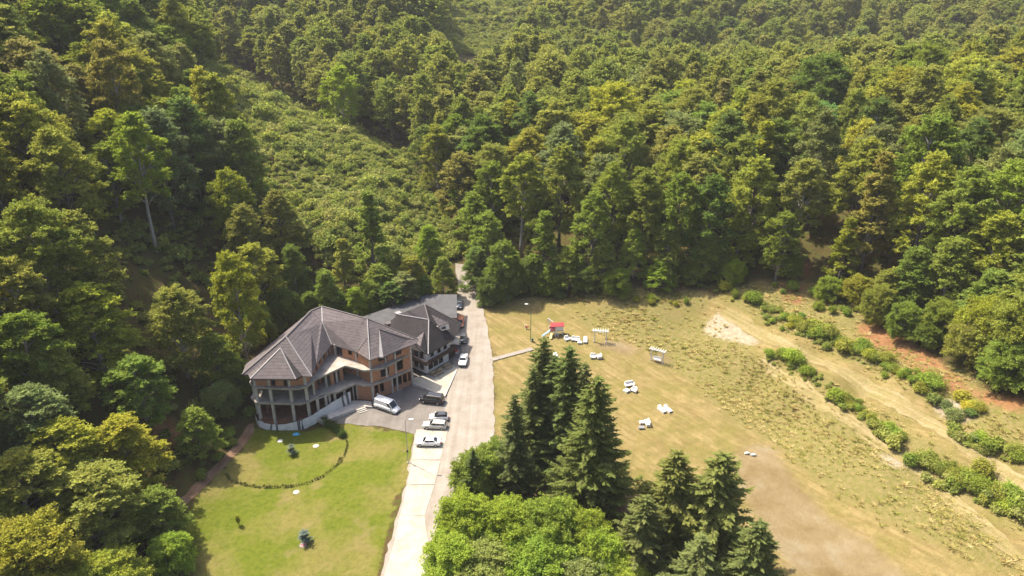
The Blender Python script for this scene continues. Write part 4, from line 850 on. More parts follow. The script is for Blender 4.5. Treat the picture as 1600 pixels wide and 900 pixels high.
for p0, p1, n, dn in ((P1, P2, 9, (.75, -.1, -.72)), (R2a, Rb, 11, (-.35, -.75, -.72))):
    for k in range(n):
        q = Vector(p0).lerp(Vector(p1), (k + .7) / (n + .3)) + Vector(dn); MB().box(q, (.3, .3, .22)).build('roof_vent', 'cap_dark', rf, BL)
# netting hung along the ground floor
tp = MB(); top = [(-50.6, 114.3, -.2), (-49.4, 112.75, -.55), (-47.8, 112.5, -1.0), (-46, 112.3, -1.1), (-44, 112.2, -.9), (-42, 112.15, -.3), (-40.6, 112.2, .1), (-38.8, 113.1, .65), (-36.6, 114.9, 1.4), (-34.4, 116.9, 2.0), (-32.6, 118.6, 2.5)]
bot = [(-50.7, 114.1, -2.2), (-49.5, 112.5, -2.2), (-47.9, 112.2, -2.2), (-46, 112.0, -2.2), (-44, 111.9, -2.15), (-42, 111.85, -2.1), (-40.5, 112.0, -1.95), (-38.5, 112.9, -1.35), (-36.3, 114.75, -.2), (-34.2, 116.7, -.15), (-32.4, 118.4, -.12)]
sub = 5; rows = 5; gv = []; nseg = (len(top) - 1) * sub
for r_ in range(rows + 1):
    for k in range(nseg + 1):
        i = min(k // sub, len(top) - 2); f = k / sub - i; a_ = Vector(top[i]).lerp(Vector(top[i + 1]), f); b_ = Vector(bot[i]).lerp(Vector(bot[i + 1]), f); q = a_.lerp(b_, r_ / rows)
        wob = .10 * math.sin(k * 1.15 + r_ * .7) + .06 * math.sin(k * 2.7 - r_); gv.append((q.x + wob * .6, q.y - abs(wob) - .05 * math.sin(math.pi * r_ / rows), q.z))
tp.add(gv, [(r_ * (nseg + 1) + k, (r_ + 1) * (nseg + 1) + k, (r_ + 1) * (nseg + 1) + k + 1, r_ * (nseg + 1) + k + 1) for r_ in range(rows) for k in range(nseg)])
tarp = tp.build('tarpaulin', 'tarp', None, smooth=True); tag(tarp, 'long white and grey netting sheet hung round the ground floor of the unfinished building', 'tarpaulin')
for k0, w_ in ((12, 1), (15, 1), (26, 2), (29, 1), (46, 1), (48, 1)):
    mb = MB()
    for k in range(k0, k0 + w_):
        for r_ in range(rows):
            q = [gv[r_ * (nseg + 1) + k], gv[(r_ + 1) * (nseg + 1) + k], gv[(r_ + 1) * (nseg + 1) + k + 1], gv[r_ * (nseg + 1) + k + 1]]
            mb.add([(x + .012, y - .03, z + .005) for x, y, z in q], [(0, 1, 2, 3)])
    mb.build('printed_stripe', 'tarp_print', tarp)

# ------------------------------------------------------------------ chalet with dark roof
HL = (-19.0, 134.0, 0.0)
chl = thing('chalet', 'white chalet with steep dark tiled roof and wooden balcony behind the terrace', 'building', HL)
e1 = Vector((.61, .79, 0)); e2 = Vector((-.79, .61, 0)); c0 = Vector((-18.35, 128.6, 0))
def cp(a, b_, z=0.0): q = c0 + e1 * a + e2 * b_; return (q.x, q.y, z)
def c2(a, b_): return cp(a, b_)[:2]
ang = math.atan2(e1.y, e1.x)
MB().prism([c2(-.05, -.05), c2(8.2, -.05), c2(12.5, 1.5), c2(12.5, 8.5), c2(-.05, 8.5)], -1.6, .55).build('plinth', 'plinth', chl, HL)
MB().prism([c2(.0, .0), c2(7.0, .0), c2(7.0, 8.4), c2(.0, 8.4)], .55, 3.5).build('ground_floor_wall', 'plaster', chl, HL)
MB().prism([c2(7.0, 1.6), c2(12.4, 1.6), c2(12.4, 8.4), c2(7.0, 8.4)], .55, 3.5).build('ground_floor_wall', 'plaster', chl, HL)
MB().prism([c2(.25, .25), c2(7.8, .25), c2(12, 3.4), c2(12, 8.2), c2(.25, 8.2)], 3.5, 5.6).build('upper_floor_wall', 'plaster', chl, HL)
def pane(a0, a1, z0, z1, face, parent=chl, off=HL):
    """a window on the right face (face=0, along e1) or the left face (face=1, along e2)"""
    def q(s, o, z): return cp(s, -o, z) if face == 0 else cp(-o, s, z)
    fr = MB(); 
    for s0, s1, y0, y1 in ((a0 - .08, a1 + .08, z0 - .08, z0), (a0 - .08, a1 + .08, z1, z1 + .08), (a0 - .08, a0, z0, z1), (a1, a1 + .08, z0, z1), ((a0 + a1) / 2 - .03, (a0 + a1) / 2 + .03, z0, z1)):
        cs = [q(s0, .09, y0), q(s1, .09, y0), q(s1, .09, y1), q(s0, .09, y1)]; ci = [q(s0, -.02, y0), q(s1, -.02, y0), q(s1, -.02, y1), q(s0, -.02, y1)]
        fr.add(cs + ci, [(0, 1, 2, 3), (7, 6, 5, 4), (0, 4, 5, 1), (1, 5, 6, 2), (2, 6, 7, 3), (3, 7, 4, 0)])
    w = fr.build('window', 'dark_wood', parent, off)
    gp = MB(); cs = [q(a0, .05, z0), q(a1, .05, z0), q(a1, .05, z1), q(a0, .05, z1)]; ci = [q(a0, .02, z0), q(a1, .02, z0), q(a1, .02, z1), q(a0, .02, z1)]
    gp.add(cs + ci, [(0, 1, 2, 3), (7, 6, 5, 4), (0, 4, 5, 1), (1, 5, 6, 2), (2, 6, 7, 3), (3, 7, 4, 0)]); gp.build('pane', 'window_glass', w, off)
for a0 in (.7, 2.3, 3.9): pane(a0, a0 + 1.15, 1.3, 3.0, 0)
for a0 in (.9, 2.5): pane(a0, a0 + .9, 1.3, 2.9, 1)
def upane(a0, a1, face):
    global c0
    k = c0.copy(); c0 = c0 + e1 * .25 + e2 * .25; pane(a0, a1, 3.9, 5.2, face); c0 = k
for a0 in (1.5, 3.6, 5.6): upane(a0, a0 + .8, 0)
for a0 in (.8, 2.4): upane(a0, a0 + .8, 1)
MB().prism([c2(6.95, .35), c2(9.5, .35), c2(9.5, 1.7), c2(6.95, 1.7)], .5, 3.1).build('entrance_porch', 'dark_wood', chl, HL)
# balcony
bal = MB().prism([c2(-1.1, -1.1), c2(8.3, -1.1), c2(8.3, .3), c2(.3, .3), c2(.3, 7.5), c2(-1.1, 7.5)], 3.3, 3.48).build('balcony', 'dark_wood', chl, HL)
rail = MB()
for z in (3.75, 4.3): rail.bar(cp(-1.05, -1.05, z), cp(8.2, -1.05, z), .09, .1); rail.bar(cp(-1.05, -1.05, z), cp(-1.05, 7.4, z), .09, .1)
for k in range(38): s_ = -1.0 + k * .245; rail.bar(cp(s_, -1.05, 3.48), cp(s_, -1.05, 4.3), .14, .04)
for k in range(34): s_ = -1.0 + k * .245; rail.bar(cp(-1.05, s_, 3.48), cp(-1.05, s_, 4.3), .14, .04)
rail.build('railing', 'dark_wood', bal, HL)
S_, T_, U_ = (-25.5, 139.0, 9.6), (-18.3, 136.0, 9.8), (-20.1, 143.6, 10.0)
F_, G_, G2, L_ = (-17.8, 128.5, 5.35), (-12.9, 134.9, 5.5), (-11.6, 142.0, 5.7), (-27.2, 133.6, 5.7); Lb = (-30, 141, 5)
cr = MB().sheet([S_, T_, F_, L_], .18).build('roof', 'roof_tile_dark', chl, HL)
def cslope(pts, mat='roof_tile_dark', th=.18): return MB().sheet(pts, th).build('roof_slope', mat, cr, HL)
cslope([T_, U_, G2, G_, F_]); cslope([S_, U_, T_]); cslope([S_, L_, Lb]); cslope([S_, Lb, (-22, 148, 5.2), U_]); cslope([U_, (-22, 148, 5.2), G2])
def ccaps(L, mat='cap_dark'):
    for p0, p1 in L: MB().bar(over(p0, .04), over(p1, .04), .24, .14).build('ridge_cap', mat, cr, HL)
ccaps([(S_, T_), (T_, F_)], 'flashing'); ccaps([(T_, U_), (U_, G2)])
# front dormer gable and side dormer, chimneys
def lifted(px, py, pl, lift):
    d = Vector(((px - 800) / F, CP - (py - 450) / F * SP, -(SP + (py - 450) / F * CP))); o = Vector((0, 0, CAMZ))
    a_, b_, c_ = (Vector(q) for q in pl); nn = (b_ - a_).cross(c_ - a_); t_ = nn.dot(a_ - o) / nn.dot(d)
    return o + d * (t_ - lift / d.length)
PF, PE = (S_, T_, F_), (T_, F_, G_)
da, db, dc, dd_ = lifted(662.2, 518.9, PF, .35), lifted(645.3, 532.2, PF, .9), lifted(656.9, 541.1, PF, 1.6), lifted(667.2, 554, PF, .5)
cslope([db, da, dc], 'roof_tile', .12); cslope([da, dd_, dc], 'roof_tile_dark', .12)
gw = MB(); gq_ = [db + Vector((.1, .25, -.12)), dc + Vector((0, .3, -.12)), dd_ + Vector((-.1, .3, -.1)), dc + Vector((-.6, 1.2, -1.3)), db + Vector((.2, .8, -.9))]; gw.add(gq_ + [q + Vector((-.15, .4, -.05)) for q in gq_], [(0, 1, 2, 3, 4)[::-1], (5, 6, 7, 8, 9)] + [(i, (i + 1) % 5, 5 + (i + 1) % 5, 5 + i) for i in range(5)]); gw.build('gable_wall', 'plaster', chl, HL)
q0, q1, q2 = lifted(673.8, 491.3, PE, .25), lifted(701.3, 504.7, PE, 1.3), lifted(685.3, 510.5, PE, 1.2)
cslope([q0, q1, q2], 'roof_tile', .12)
w0, w1, w2, w3 = lifted(686.5, 510.8, PE, 1.05), lifted(700.6, 505.6, PE, 1.1), lifted(702.5, 514, PE, .15), lifted(690.5, 517, PE, .15)
dw = MB(); dw.add([w0, w1, w2, w3] + [q + Vector((-.9, .9, -.3)) for q in (w0, w1, w2, w3)], [(0, 1, 2, 3), (7, 6, 5, 4), (0, 4, 5, 1), (1, 5, 6, 2), (2, 6, 7, 3), (3, 7, 4, 0)]); dor = dw.build('dormer', 'plaster', chl, HL)
wc = (w0 + w1 + w2 + w3) / 4; gq = MB(); sh_ = (Vector((0, 0, CAMZ)) - wc).normalized() * .06; gq.add([wc + (q - wc) * .5 + sh_ - (w1 - w0) * .12 for q in (w0, w1, w2, w3)], [(0, 1, 2, 3)]); gq.build('window', 'window_glass', dor, HL)
for (px, py, z, w_, h_) in ((622, 489, 9.6, 1.0, 1.6), (607, 505, 7.4, 1.0, 1.4)):
    q = up(px, py, z); ch_ = MB().box((q[0], q[1], z - h_ / 2), (w_, w_, h_), .6).build('chimney', 'concrete_dark', chl, HL); MB().box((q[0], q[1], z + .06), (w_ + .25, w_ + .25, .14), .6).build('chimney_cap', 'flashing' if px > 615 else 'cap_dark', ch_, HL)
aw = MB(); q = up(712, 543, 2.7); aw.sheet([(q[0] - 1.6, q[1] - .6, 2.9), (q[0] + 1.3, q[1] - .4, 2.45), (q[0] + 1.2, q[1] + 1.5, 2.45), (q[0] - 1.7, q[1] + 1.6, 2.9)], .08)
for ax, ay in ((1.2, -.3), (1.1, 1.4), (-1.5, -.5), (-1.6, 1.5)): aw.bar((q[0] + ax, q[1] + ay, .1), (q[0] + ax, q[1] + ay, 2.5), .08)
tag(aw.build('awning', 'plinth'), 'small dark awning on posts at the chalet entrance', 'awning')
# terrace in front of the chalet
TER = [(-13.7, 119.9), (-11.6, 133.2), (-14.2, 133.5), (-18.4, 128.2), (-21.2, 126.9), (-21.0, 125.0)]
ter = MB().prism(TER, -.9, .48).build('terrace', 'concrete_pale'); ter['kind'] = 'structure'
for p0, p1 in ((TER[0], TER[1]), (TER[5], TER[0])):
    a, d, L = seg(p0, p1)
    n = int(L / 1.6)
    for k in range(n):
        s_ = a + d * L * (k + .5) / n; MB().box((s_.x, s_.y, .2), (L / n - .02, .22, .66), math.atan2(d.y, d.x)).build('kerb_stone', 'concrete', ter)
# ------------------------------------------------------------------ long shed with sheet roof
SL = (-18, 151, 1.2)
sh = thing('shed', 'long low shed with grey sheet roof and orange wall behind the chalet', 'building', SL)
ra = [up(655, 460, 6.4), up(714, 460, 6.4), up(714, 497, 5.2), up(660, 494, 5.2)]
rb = [up(656, 464, 5.9), up(660, 488, 5.3), up(560, 520, 4.9), up(560, 497, 5.6)]
MB().sheet([ra[0], ra[1], ra[2], ra[3]], .14).build('roof', 'sheet_roof', sh, SL); MB().sheet(rb, .14).build('roof', 'sheet_roof', sh, SL)
ins = lambda q, c_, f: (q[0] + (c_[0] - q[0]) * f, q[1] + (c_[1] - q[1]) * f)
cen = (sum(q[0] for q in ra) / 4, sum(q[1] for q in ra) / 4); MB().prism([ins(q, cen, .07) for q in ra], .3, 4.95).build('wall', 'orange_wall', sh, SL)
cen = (sum(q[0] for q in rb) / 4, sum(q[1] for q in rb) / 4); MB().prism([ins(q, cen, .08) for q in rb], .3, 4.7).build('wall', 'plaster', sh, SL)
for q in (ra[2], ra[1]): MB().box((q[0] - .3, q[1] + (.4 if q is ra[2] else -.4), 2.8), (.2, .2, 4.5)).build('post', 'timber', sh, SL)
# fill ground behind the buildings
lay('yard', [(-12.5, 133), (-11, 160), (-24, 160), (-36, 150), (-30, 134), (-21.5, 127.5), (-18, 128)], .05, 'gravel_lot', jit=.2)

# ------------------------------------------------------------------ vehicles
def paint(name, c, rough=.28):
    m, t, b = nt(name, rough, .5); b.inputs['Base Color'].default_value = (*c, 1); b.inputs['Coat Weight'].default_value = .5; b.inputs['Coat Roughness'].default_value = .08
for nm, c in (('paint_white', (.80, .80, .79)), ('paint_silver', (.42, .41, .38)), ('paint_black', (.012, .011, .014)), ('paint_orange', (.62, .17, .055)), ('paint_dark', (.025, .028, .035)), ('paint_blue', (.04, .055, .08))): paint(nm, c)
m, t, b = nt('car_glass', .05, .6); b.inputs['Base Color'].default_value = (.012, .015, .018, 1)
simple('rubber', (.018, .018, .018), .85, .2, .2); simple('rim', (.38, .38, .38), .35, .5, .1, metal=.7); simple('head_light', (.65, .68, .70), .15, .6, .05); simple('tail_light', (.35, .02, .02), .25, .5, .1); simple('trim', (.03, .03, .032), .6, .3, .1); simple('plate', (.6, .6, .58), .5, .3, .05)
# L, W, H, sill z, [(x, z_shoulder, halfwidth factor)] from rear to front, greenhouse: rear base, rear top, front top, front base, roof factor
CARS = {
 'sedan': (4.7, 1.82, 1.43, [(-2.35, .72, .80), (-2.2, .93, .93), (-1.4, 1.0, 1.0), (0, .97, 1.0), (1.0, .95, 1.0), (1.85, .80, .95), (2.3, .66, .80)], (-1.75, -1.0, .35, 1.05)),
 'estate': (4.65, 1.80, 1.48, [(-2.32, .70, .84), (-2.25, .98, .95), (-1.4, 1.0, 1.0), (0, .98, 1.0), (1.0, .95, 1.0), (1.85, .82, .95), (2.3, .66, .80)], (-2.22, -1.95, .35, 1.05)),
 'hatch': (3.7, 1.66, 1.48, [(-1.85, .72, .86), (-1.75, .98, .95), (-1.0, 1.0, 1.0), (0, .98, 1.0), (.85, .96, 1.0), (1.5, .84, .95), (1.84, .68, .80)], (-1.72, -1.35, .15, .95)),
 'van': (4.9, 1.90, 1.95, [(-2.45, .80, .90), (-2.4, 1.12, .97), (-1.4, 1.14, 1.0), (0, 1.12, 1.0), (1.2, 1.1, 1.0), (2.0, .95, .95), (2.42, .72, .82)], (-2.38, -2.22, .85, 1.75)),
 'cargo': (5.5, 1.98, 2.35, [(-2.75, .90, .96), (-2.72, 1.25, .98), (-1.4, 1.28, 1.0), (0, 1.26, 1.0), (1.4, 1.22, 1.0), (2.2, 1.02, .95), (2.72, .75, .82)], (-2.70, -2.64, 1.05, 1.95)),
 'mpv': (4.2, 1.80, 1.75, [(-2.1, .76, .88), (-2.02, 1.05, .96), (-1.2, 1.07, 1.0), (0, 1.05, 1.0), (1.0, 1.02, 1.0), (1.7, .88, .95), (2.08, .70, .80)], (-1.98, -1.8, .5, 1.3))}
def car(kind, pm, name, label, loc, heading, roofm=None):
    L, W, H_, st, (rb_, rt, ft, fb) = CARS[kind]
    o = thing(name, label, 'van' if kind in ('van', 'cargo') else 'car', loc, heading, 'parked vehicles'); hw = W / 2; z0 = .24
    mb = MB(); rings = []
    for x, zs, f in st:
        w = hw * f; endp = x in (st[0][0], st[-1][0]); zl = z0 + (.16 if endp else 0)
        half = [(w * .86, zl), (w * .985, zl + .14), (w, (zl + zs) * .5), (w * .975, zs - .12), (w * .90, zs)]
        rings.append([(x, y, z) for y, z in half] + [(x, 0, zs + .03)] + [(x, -y, z) for y, z in reversed(half)])
    n = len(rings[0]); 
    for r_ in rings: mb.v += r_
    for k in range(len(rings) - 1):
        for i in range(n): j = (i + 1) % n; mb.f.append((k * n + i, k * n + j, (k + 1) * n + j, (k + 1) * n + i))
    mb.f.append(tuple(range(n - 1, -1, -1))); mb.f.append(tuple((len(rings) - 1) * n + i for i in range(n)))
    body = mb.build('body', pm, o, smooth=True)
    zb = float(np.interp((rb_ + fb) / 2, [s[0] for s in st], [s[1] for s in st])) - .04
    wb, wt = hw * .90, hw * (.74 if kind not in ('van', 'cargo') else .84)
    zr = H_ - .05
    ca = MB(); b4 = [(rb_, wb * .96, zb), (fb, wb * .93, zb - .03), (fb, -wb * .93, zb - .03), (rb_, -wb * .96, zb)]; t4 = [(rt, wt * .96, zr - .03), (ft, wt, zr), (ft, -wt, zr), (rt, -wt * .96, zr - .03)]
    mid = (rt + ft) / 2; ridge = [(rt + .08, wt * .8, H_ - .02), (ft - .12, wt * .82, H_), (ft - .12, -wt * .82, H_), (rt + .08, -wt * .8, H_ - .02)]
    ca.add(b4 + t4 + ridge, [(0, 4, 5, 1)[::-1], (1, 5, 6, 2)[::-1], (2, 6, 7, 3)[::-1], (3, 7, 4, 0)[::-1]] + [(4 + i, 8 + i, 8 + (i + 1) % 4, 4 + (i + 1) % 4)[::-1] for i in range(4)] + [(8, 9, 10, 11)[::-1]])
    ca.build('cabin', roofm or pm, o)
    def pane_(name, q, c_ins, push):
        q = [Vector(p) for p in q]; ce = sum(q, Vector()) / len(q); nn = (q[1] - q[0]).cross(q[2] - q[0]).normalized()
        if nn.dot(ce - Vector((mid, 0, zb))) < 0: nn = -nn
        q = [ce + (p - ce) * c_ins + nn * push for p in q]; g_ = MB(); g_.add(q + [p - nn * push * 1.6 for p in q], [(0, 1, 2, 3), (7, 6, 5, 4), (0, 4, 5, 1), (1, 5, 6, 2), (2, 6, 7, 3), (3, 7, 4, 0)]); g_.build(name, 'car_glass', o)
    Vv = [Vector(p) for p in b4 + t4]
    pane_('windscreen', [Vv[1], Vv[2], Vv[6], Vv[5]], .90, .015)
    pane_('rear_window', [Vv[0], Vv[3], Vv[7], Vv[4]], .84, .015)
    for a_, b_, c_, d_ in ((0, 1, 5, 4), (3, 2, 6, 7)):
        B0, B1_, T1_, T0 = Vv[a_], Vv[b_], Vv[c_], Vv[d_]
        cuts_ = {'sedan': ((.06, .5), (.53, .93)), 'hatch': ((.06, .45), (.5, .93)), 'cargo': ((.80, .96),)}.get(kind, ((.04, .32), (.35, .62), (.65, .95)))
        for f0, f1 in cuts_:
            pane_('side_window', [B0.lerp(B1_, f0).lerp(T0.lerp(T1_, f0), .14), B0.lerp(B1_, f1).lerp(T0.lerp(T1_, f1), .14), B0.lerp(B1_, f1).lerp(T0.lerp(T1_, f1), .88), B0.lerp(B1_, f0).lerp(T0.lerp(T1_, f0), .88)], 1.0, .015)
    wr = .36 if kind in ('van', 'cargo') else .32
    for wx_ in (st[0][0] + L * .195, st[-1][0] - L * .185):
        for sd in (-1, 1):
            ty = MB(); ty.tube([(wx_, sd * (hw - .19), wr), (wx_, sd * (hw + .015), wr)], wr, 16); w = ty.build('wheel', 'rubber', o)
            rm = MB(); rm.tube([(wx_, sd * (hw - .02), wr), (wx_, sd * (hw + .03), wr)], wr * .62, 12); rm.build('rim', 'rim', w)
    xf, xr = st[-1][0], st[0][0]
    for sd in (-1, 1):
        MB().box((xf - .10, sd * hw * .62, st[-1][1] - .04), (.26, .34, .15)).build('headlight', 'head_light', o); MB().box((xr + .05, sd * hw * .68, st[0][1] + .02), (.16, .24, .22 if kind not in ('van', 'cargo') else .5)).build('tail_light', 'tail_light', o)
        MB().box((fb - .25, sd * (hw + .07), zb + .08), (.13, .18, .13)).build('wing_mirror', 'trim' if kind in ('cargo',) else pm, o)
    MB().box((xf - .06, 0, .42), (.2, W * .70, .18)).build('front_bumper', 'trim', o); MB().box((xr + .06, 0, .44), (.2, W * .72, .16)).build('rear_bumper', 'trim', o)
    MB().box((xr - .02, 0, .72), (.05, .5, .12)).build('number_plate', 'plate', o)
    if kind == 'cargo':
        for sd in (-1, 1): MB().box((-.4, sd * (hw + .005), .55), (3.3, .03, .18)).build('side_moulding', 'trim', o)
        hg = MB(); hg.box((-2.72 - .42, hw * .92 + .1, 1.25), (.9, .06, 1.75), -.35); dr = hg.build('open_rear_door', pm, o); dr['label'] = 'rear door of the van standing open'
        MB().box((-2.75 - .40, hw * .92 + .145, 1.65), (.5, .05, .45), -.35).build('door_window', 'car_glass', dr)
        MB().box((-2.765, -.05, 1.3), (.02, W * .8, 1.6)).build('load_opening', 'trim', o)
    return o
def spot(px, py, off=.09): x, y, z = hit(px, py); return (x, y, z + off)
def hd(dx, dy): return math.atan2(dy, dx)
car('sedan', 'paint_white', 'parked_car', 'white saloon car on the pale concrete strip beside the road', spot(669.5, 695.5, .15), hd(-1, .03))
car('estate', 'paint_silver', 'parked_car', 'pale silver estate car between the white saloon and the small hatchback', spot(680, 669.5, .1), hd(-1, .10))
car('hatch', 'paint_white', 'parked_car', 'small white hatchback with dark roof behind the silver estate', spot(686, 657.5, .1), hd(-.97, -.05), 'paint_dark')
car('van', 'paint_black', 'parked_van', 'black passenger van parked by the terrace corner', spot(675, 630, .08), hd(-.97, .22))
car('cargo', 'paint_white', 'delivery_van', 'white delivery van with an open rear door beside the unfinished building', spot(606, 642, .08), hd(.86, -.5))
car('sedan', 'paint_white', 'parked_car', 'white car parked at the roadside beside the terrace', spot(724, 567, .1), hd(-.05, -1))
car('hatch', 'paint_dark', 'parked_car', 'dark grey car on the roadside between the white and the orange cars', spot(724, 533.5, .1), hd(-.05, -1))
car('mpv', 'paint_orange', 'parked_car', 'orange people carrier parked beside the shed', spot(719.5, 509, .1), hd(-.02, -1))
car('sedan', 'paint_blue', 'parked_car', 'dark blue car farthest up the road beside the shed roof', spot(717.5, 479, .1), hd(-.02, -1))

# ------------------------------------------------------------------ lamp posts
def lamp(px, py, ptop, label, mat, hx):
    x, y, z = hit(px, py); h = 3.0
    while proj(x, y, z + h)[1] > ptop: h += .1
    o = thing('street_lamp', label, 'street lamp', (x, y, z), 0, 'lamp posts')
    mb = MB(); mb.tube([(0, 0, -.3), (0, 0, h * .6), (0, 0, h)], [.085, .065, .045], 8); mb.build('pole', mat, o)
    mb = MB(); mb.tube([(0, 0, h - .05), (hx * .35, -.05, h + .12), (hx * .8, -.1, h + .16)], [.035, .03, .03], 6); mb.build('arm', mat, o)
    mb = MB(); mb.box((hx * 1.05, -.12, h + .16), (.75, .28, .12)); hd_ = mb.build('lamp_head', 'white_paint', o); MB().box((hx * 1.1, -.12, h + .09), (.5, .2, .03)).build('lamp_glass', 'lamp_glass', hd_)
    mb = MB(); mb.box((0, 0, .05), (.34, .34, .22)); mb.build('base', 'concrete', o)
    return o, h
l1, h1 = lamp(638, 724, 656, 'grey street lamp between the lawn and the concrete strip', 'steel', 1)
MB().box((0, -.12, 2.6), (.3, .22, .45)).build('junction_box', 'trim', l1)
lamp(829, 535, 476, 'green street lamp on the meadow near the playhouse', 'green_metal', -1)

# ------------------------------------------------------------------ playground and white garden furniture
x, y, z = hit(869, 523); ph = thing('playhouse', 'raised wooden playhouse with red roof, slide and ladder on the meadow', 'playhouse', (x, y, z), .12)
for ax in (-1.6, -.35, 1.5):
    for ay in (-.7, .7): MB().box((ax, ay, .9), (.12, .12, 2.0)).build('post', 'white_paint', ph)
MB().box((0, 0, 1.3), (3.3, 1.6, .1)).build('platform', 'timber', ph)
MB().box((.62, 0, 1.98), (1.85, 1.45, 1.25)).build('cabin', 'white_paint', ph)
MB().box((-.95, -.72, 1.65), (1.2, .07, .65)).build('front_panel', 'pink_paint', ph)
MB().box((-.95, .72, 1.65), (1.2, .07, .65)).build('back_panel', 'pink_paint', ph)
q = MB(); q.sheet([(-1.5, -.95, 2.62), (1.75, -.95, 2.55), (1.75, 0, 3.15), (-1.5, 0, 3.2)], .07); q.sheet([(-1.5, .95, 2.62), (1.75, .95, 2.55), (1.75, .01, 3.15), (-1.5, .01, 3.2)], .07); q.build('roof', 'red_paint', ph)
for k in range(4): MB().box((-.1, -1.0 - .0 * k, .3 + .3 * k), (.8, .06, .08)).build('rung', 'white_paint', ph)
for ax in (-.5, .3): MB().bar((ax, -1.25, 0), (ax, -.8, 1.35), .09).build('ladder_rail', 'white_paint', ph)
q = MB(); q.bar((-1.6, -.4, 1.3), (-3.5, -1.0, .2), .55, .07); q.build('slide', 'blue_sheet', ph)
for s_ in (-.28, .28): MB().bar((-1.6 + .05, -.4 + s_, 1.42), (-3.5, -1.0 + s_, .32), .06, .2).build('slide_side', 'white_paint', ph)
q = MB(); q.bar((-1.15, -.8, 1.25), (-1.75, -2.1, .12), .5, .07); q.build('climbing_board', 'yellow_plastic', ph)
MB().bar((-1.6, .6, 2.6), (-1.9, .9, 3.9), .22, .16).build('gable_post', 'white_paint', ph); MB().bar((-1.85, .9, 3.85), (-.7, .5, 3.1), .22, .16).build('gable_brace', 'white_paint', ph)
for ay in (-.7, .7): MB().box((.6, ay, .55), (1.9, .05, .12)).build('side_rail', 'white_paint', ph)

def pergola(px, py, rz, label, swing):
    x, y, z = hit(px, py); o = thing('pergola_swing' if swing else 'pergola', label, 'pergola', (x, y, z), rz)
    for s_ in (-1.35, 1.35):
        MB().box((s_, 0, 1.4), (.22, .22, 3.0)).build('post', 'white_paint', o); MB().box((s_, 0, .04), (.4, .4, .2)).build('post_base', 'concrete', o)
        MB().bar((s_, 0, 2.2), (s_ * .6, 0, 2.8), .12).build('brace', 'white_paint', o)
    for ay in (-.22, .22): MB().box((0, ay, 2.9), (3.7, .08, .2)).build('beam', 'white_paint', o)
    for k in range(7): MB().box((-1.65 + .55 * k, 0, 3.06), (.09, 1.5, .16)).build('rafter', 'white_paint', o)
    if swing:
        b_ = MB(); b_.box((0, 0, .6), (1.7, .6, .08)); b_.box((0, .32, .9), (1.7, .07, .6), 0, ('X', -.15)); b_.box((-.85, 0, .8), (.06, .55, .06)); b_.box((.85, 0, .8), (.06, .55, .06)); bb = b_.build('swing_bench', 'white_paint', o)
        for s_ in (-.8, .8): MB().bar((s_, .05, .62), (s_, 0, 2.85), .03).build('chain', 'steel', bb)
    else:
        for k in range(3): b_ = MB(); b_.tube([(-.8 + .7 * k, 0, 2.3), (-.75 + .7 * k, 0, 2.55), (-.8 + .7 * k, 0, 2.8)], [.12, .2, .06], 8); b_.build('hanging_decoration', 'white_paint', o)
    return o
pergola(937.5, 536, -.12, 'white pergola arch standing alone beyond the lounge seats', False); pergola(1026, 566, -.55, 'white pergola with a hanging swing bench at the foot of the bank', True)

def seat(name, kind, px, py, rz, label, sc_=1.0):
    x, y, z = hit(px, py); o = thing(name, label, {'lounge_sofa': 'sofa', 'lounge_chair': 'armchair', 'ottoman': 'ottoman', 'sun_lounger': 'sun lounger', 'coffee_table': 'table'}[name], (x, y, z), rz, 'white garden lounge furniture')
    w, d_ = {'lounge_sofa': (1.9, .95), 'lounge_chair': (1.1, 1.0), 'ottoman': (1.0, 1.0), 'sun_lounger': (.85, 1.9), 'coffee_table': (1.1, .8)}[name]; w *= sc_; d_ *= sc_
    b_ = MB()
    for k in range(4): b_.box((0, -d_ / 2 + d_ * (k + .5) / 4, .26), (w, d_ / 4 - .03, .06))
    for k in range(3): b_.box((-w / 2 + .08 + (w - .16) * k / 2, 0, .12), (.12, d_, .22))
    b_.build('pallet_base', 'grey_timber' if name == 'coffee_table' else 'white_paint', o)
    def cush(nm, c, s, tilt=None):
        q = MB(); x0, y0, z0_ = s[0] / 2, s[1] / 2, s[2] / 2
        ring = lambda f, zz: [Vector((a_ * x0 * f, b__ * y0 * f, zz)) for a_, b__ in ((-1, -.8), (-.8, -1), (.8, -1), (1, -.8), (1, .8), (.8, 1), (-.8, 1), (-1, .8))]
        vs = ring(.9, -z0_) + ring(1, -z0_ * .5) + ring(1, z0_ * .5) + ring(.88, z0_); M_ = Matrix.Rotation(tilt or 0, 3, 'X')
        q.add([Vector(c) + M_ @ v for v in vs], [tuple(range(7, -1, -1)), tuple(range(24, 32))] + [(r_ * 8 + i, r_ * 8 + (i + 1) % 8, r_ * 8 + 8 + (i + 1) % 8, r_ * 8 + 8 + i) for r_ in range(3) for i in range(8)]); q.build(nm, 'white_paint', o)
    if name != 'coffee_table': cush('seat_cushion', (0, -.03, .38), (w, d_ * .96, .2))
    else: MB().box((0, 0, .33), (w, d_, .05)).build('table_top', 'steel', o)
    if name in ('lounge_sofa', 'lounge_chair'):
        n = 2 if name == 'lounge_sofa' else 1
        for k in range(n): cush('back_cushion', (-w / 2 + w * (k + .5) / n, d_ / 2 - .12, .72), (w / n, .2, .62), -.12)
        for s_ in (-1, 1): MB().box((s_ * (w / 2 + .03), 0, .42), (.1, d_, .5)).build('armrest', 'white_paint', o)
    if name == 'sun_lounger': cush('backrest', (0, d_ * .36, .66), (w, d_ * .38, .14), .75)
    return o
seat('lounge_chair', 0, 886, 532, .5, 'white armchair at the left end of the seating group below the playhouse')
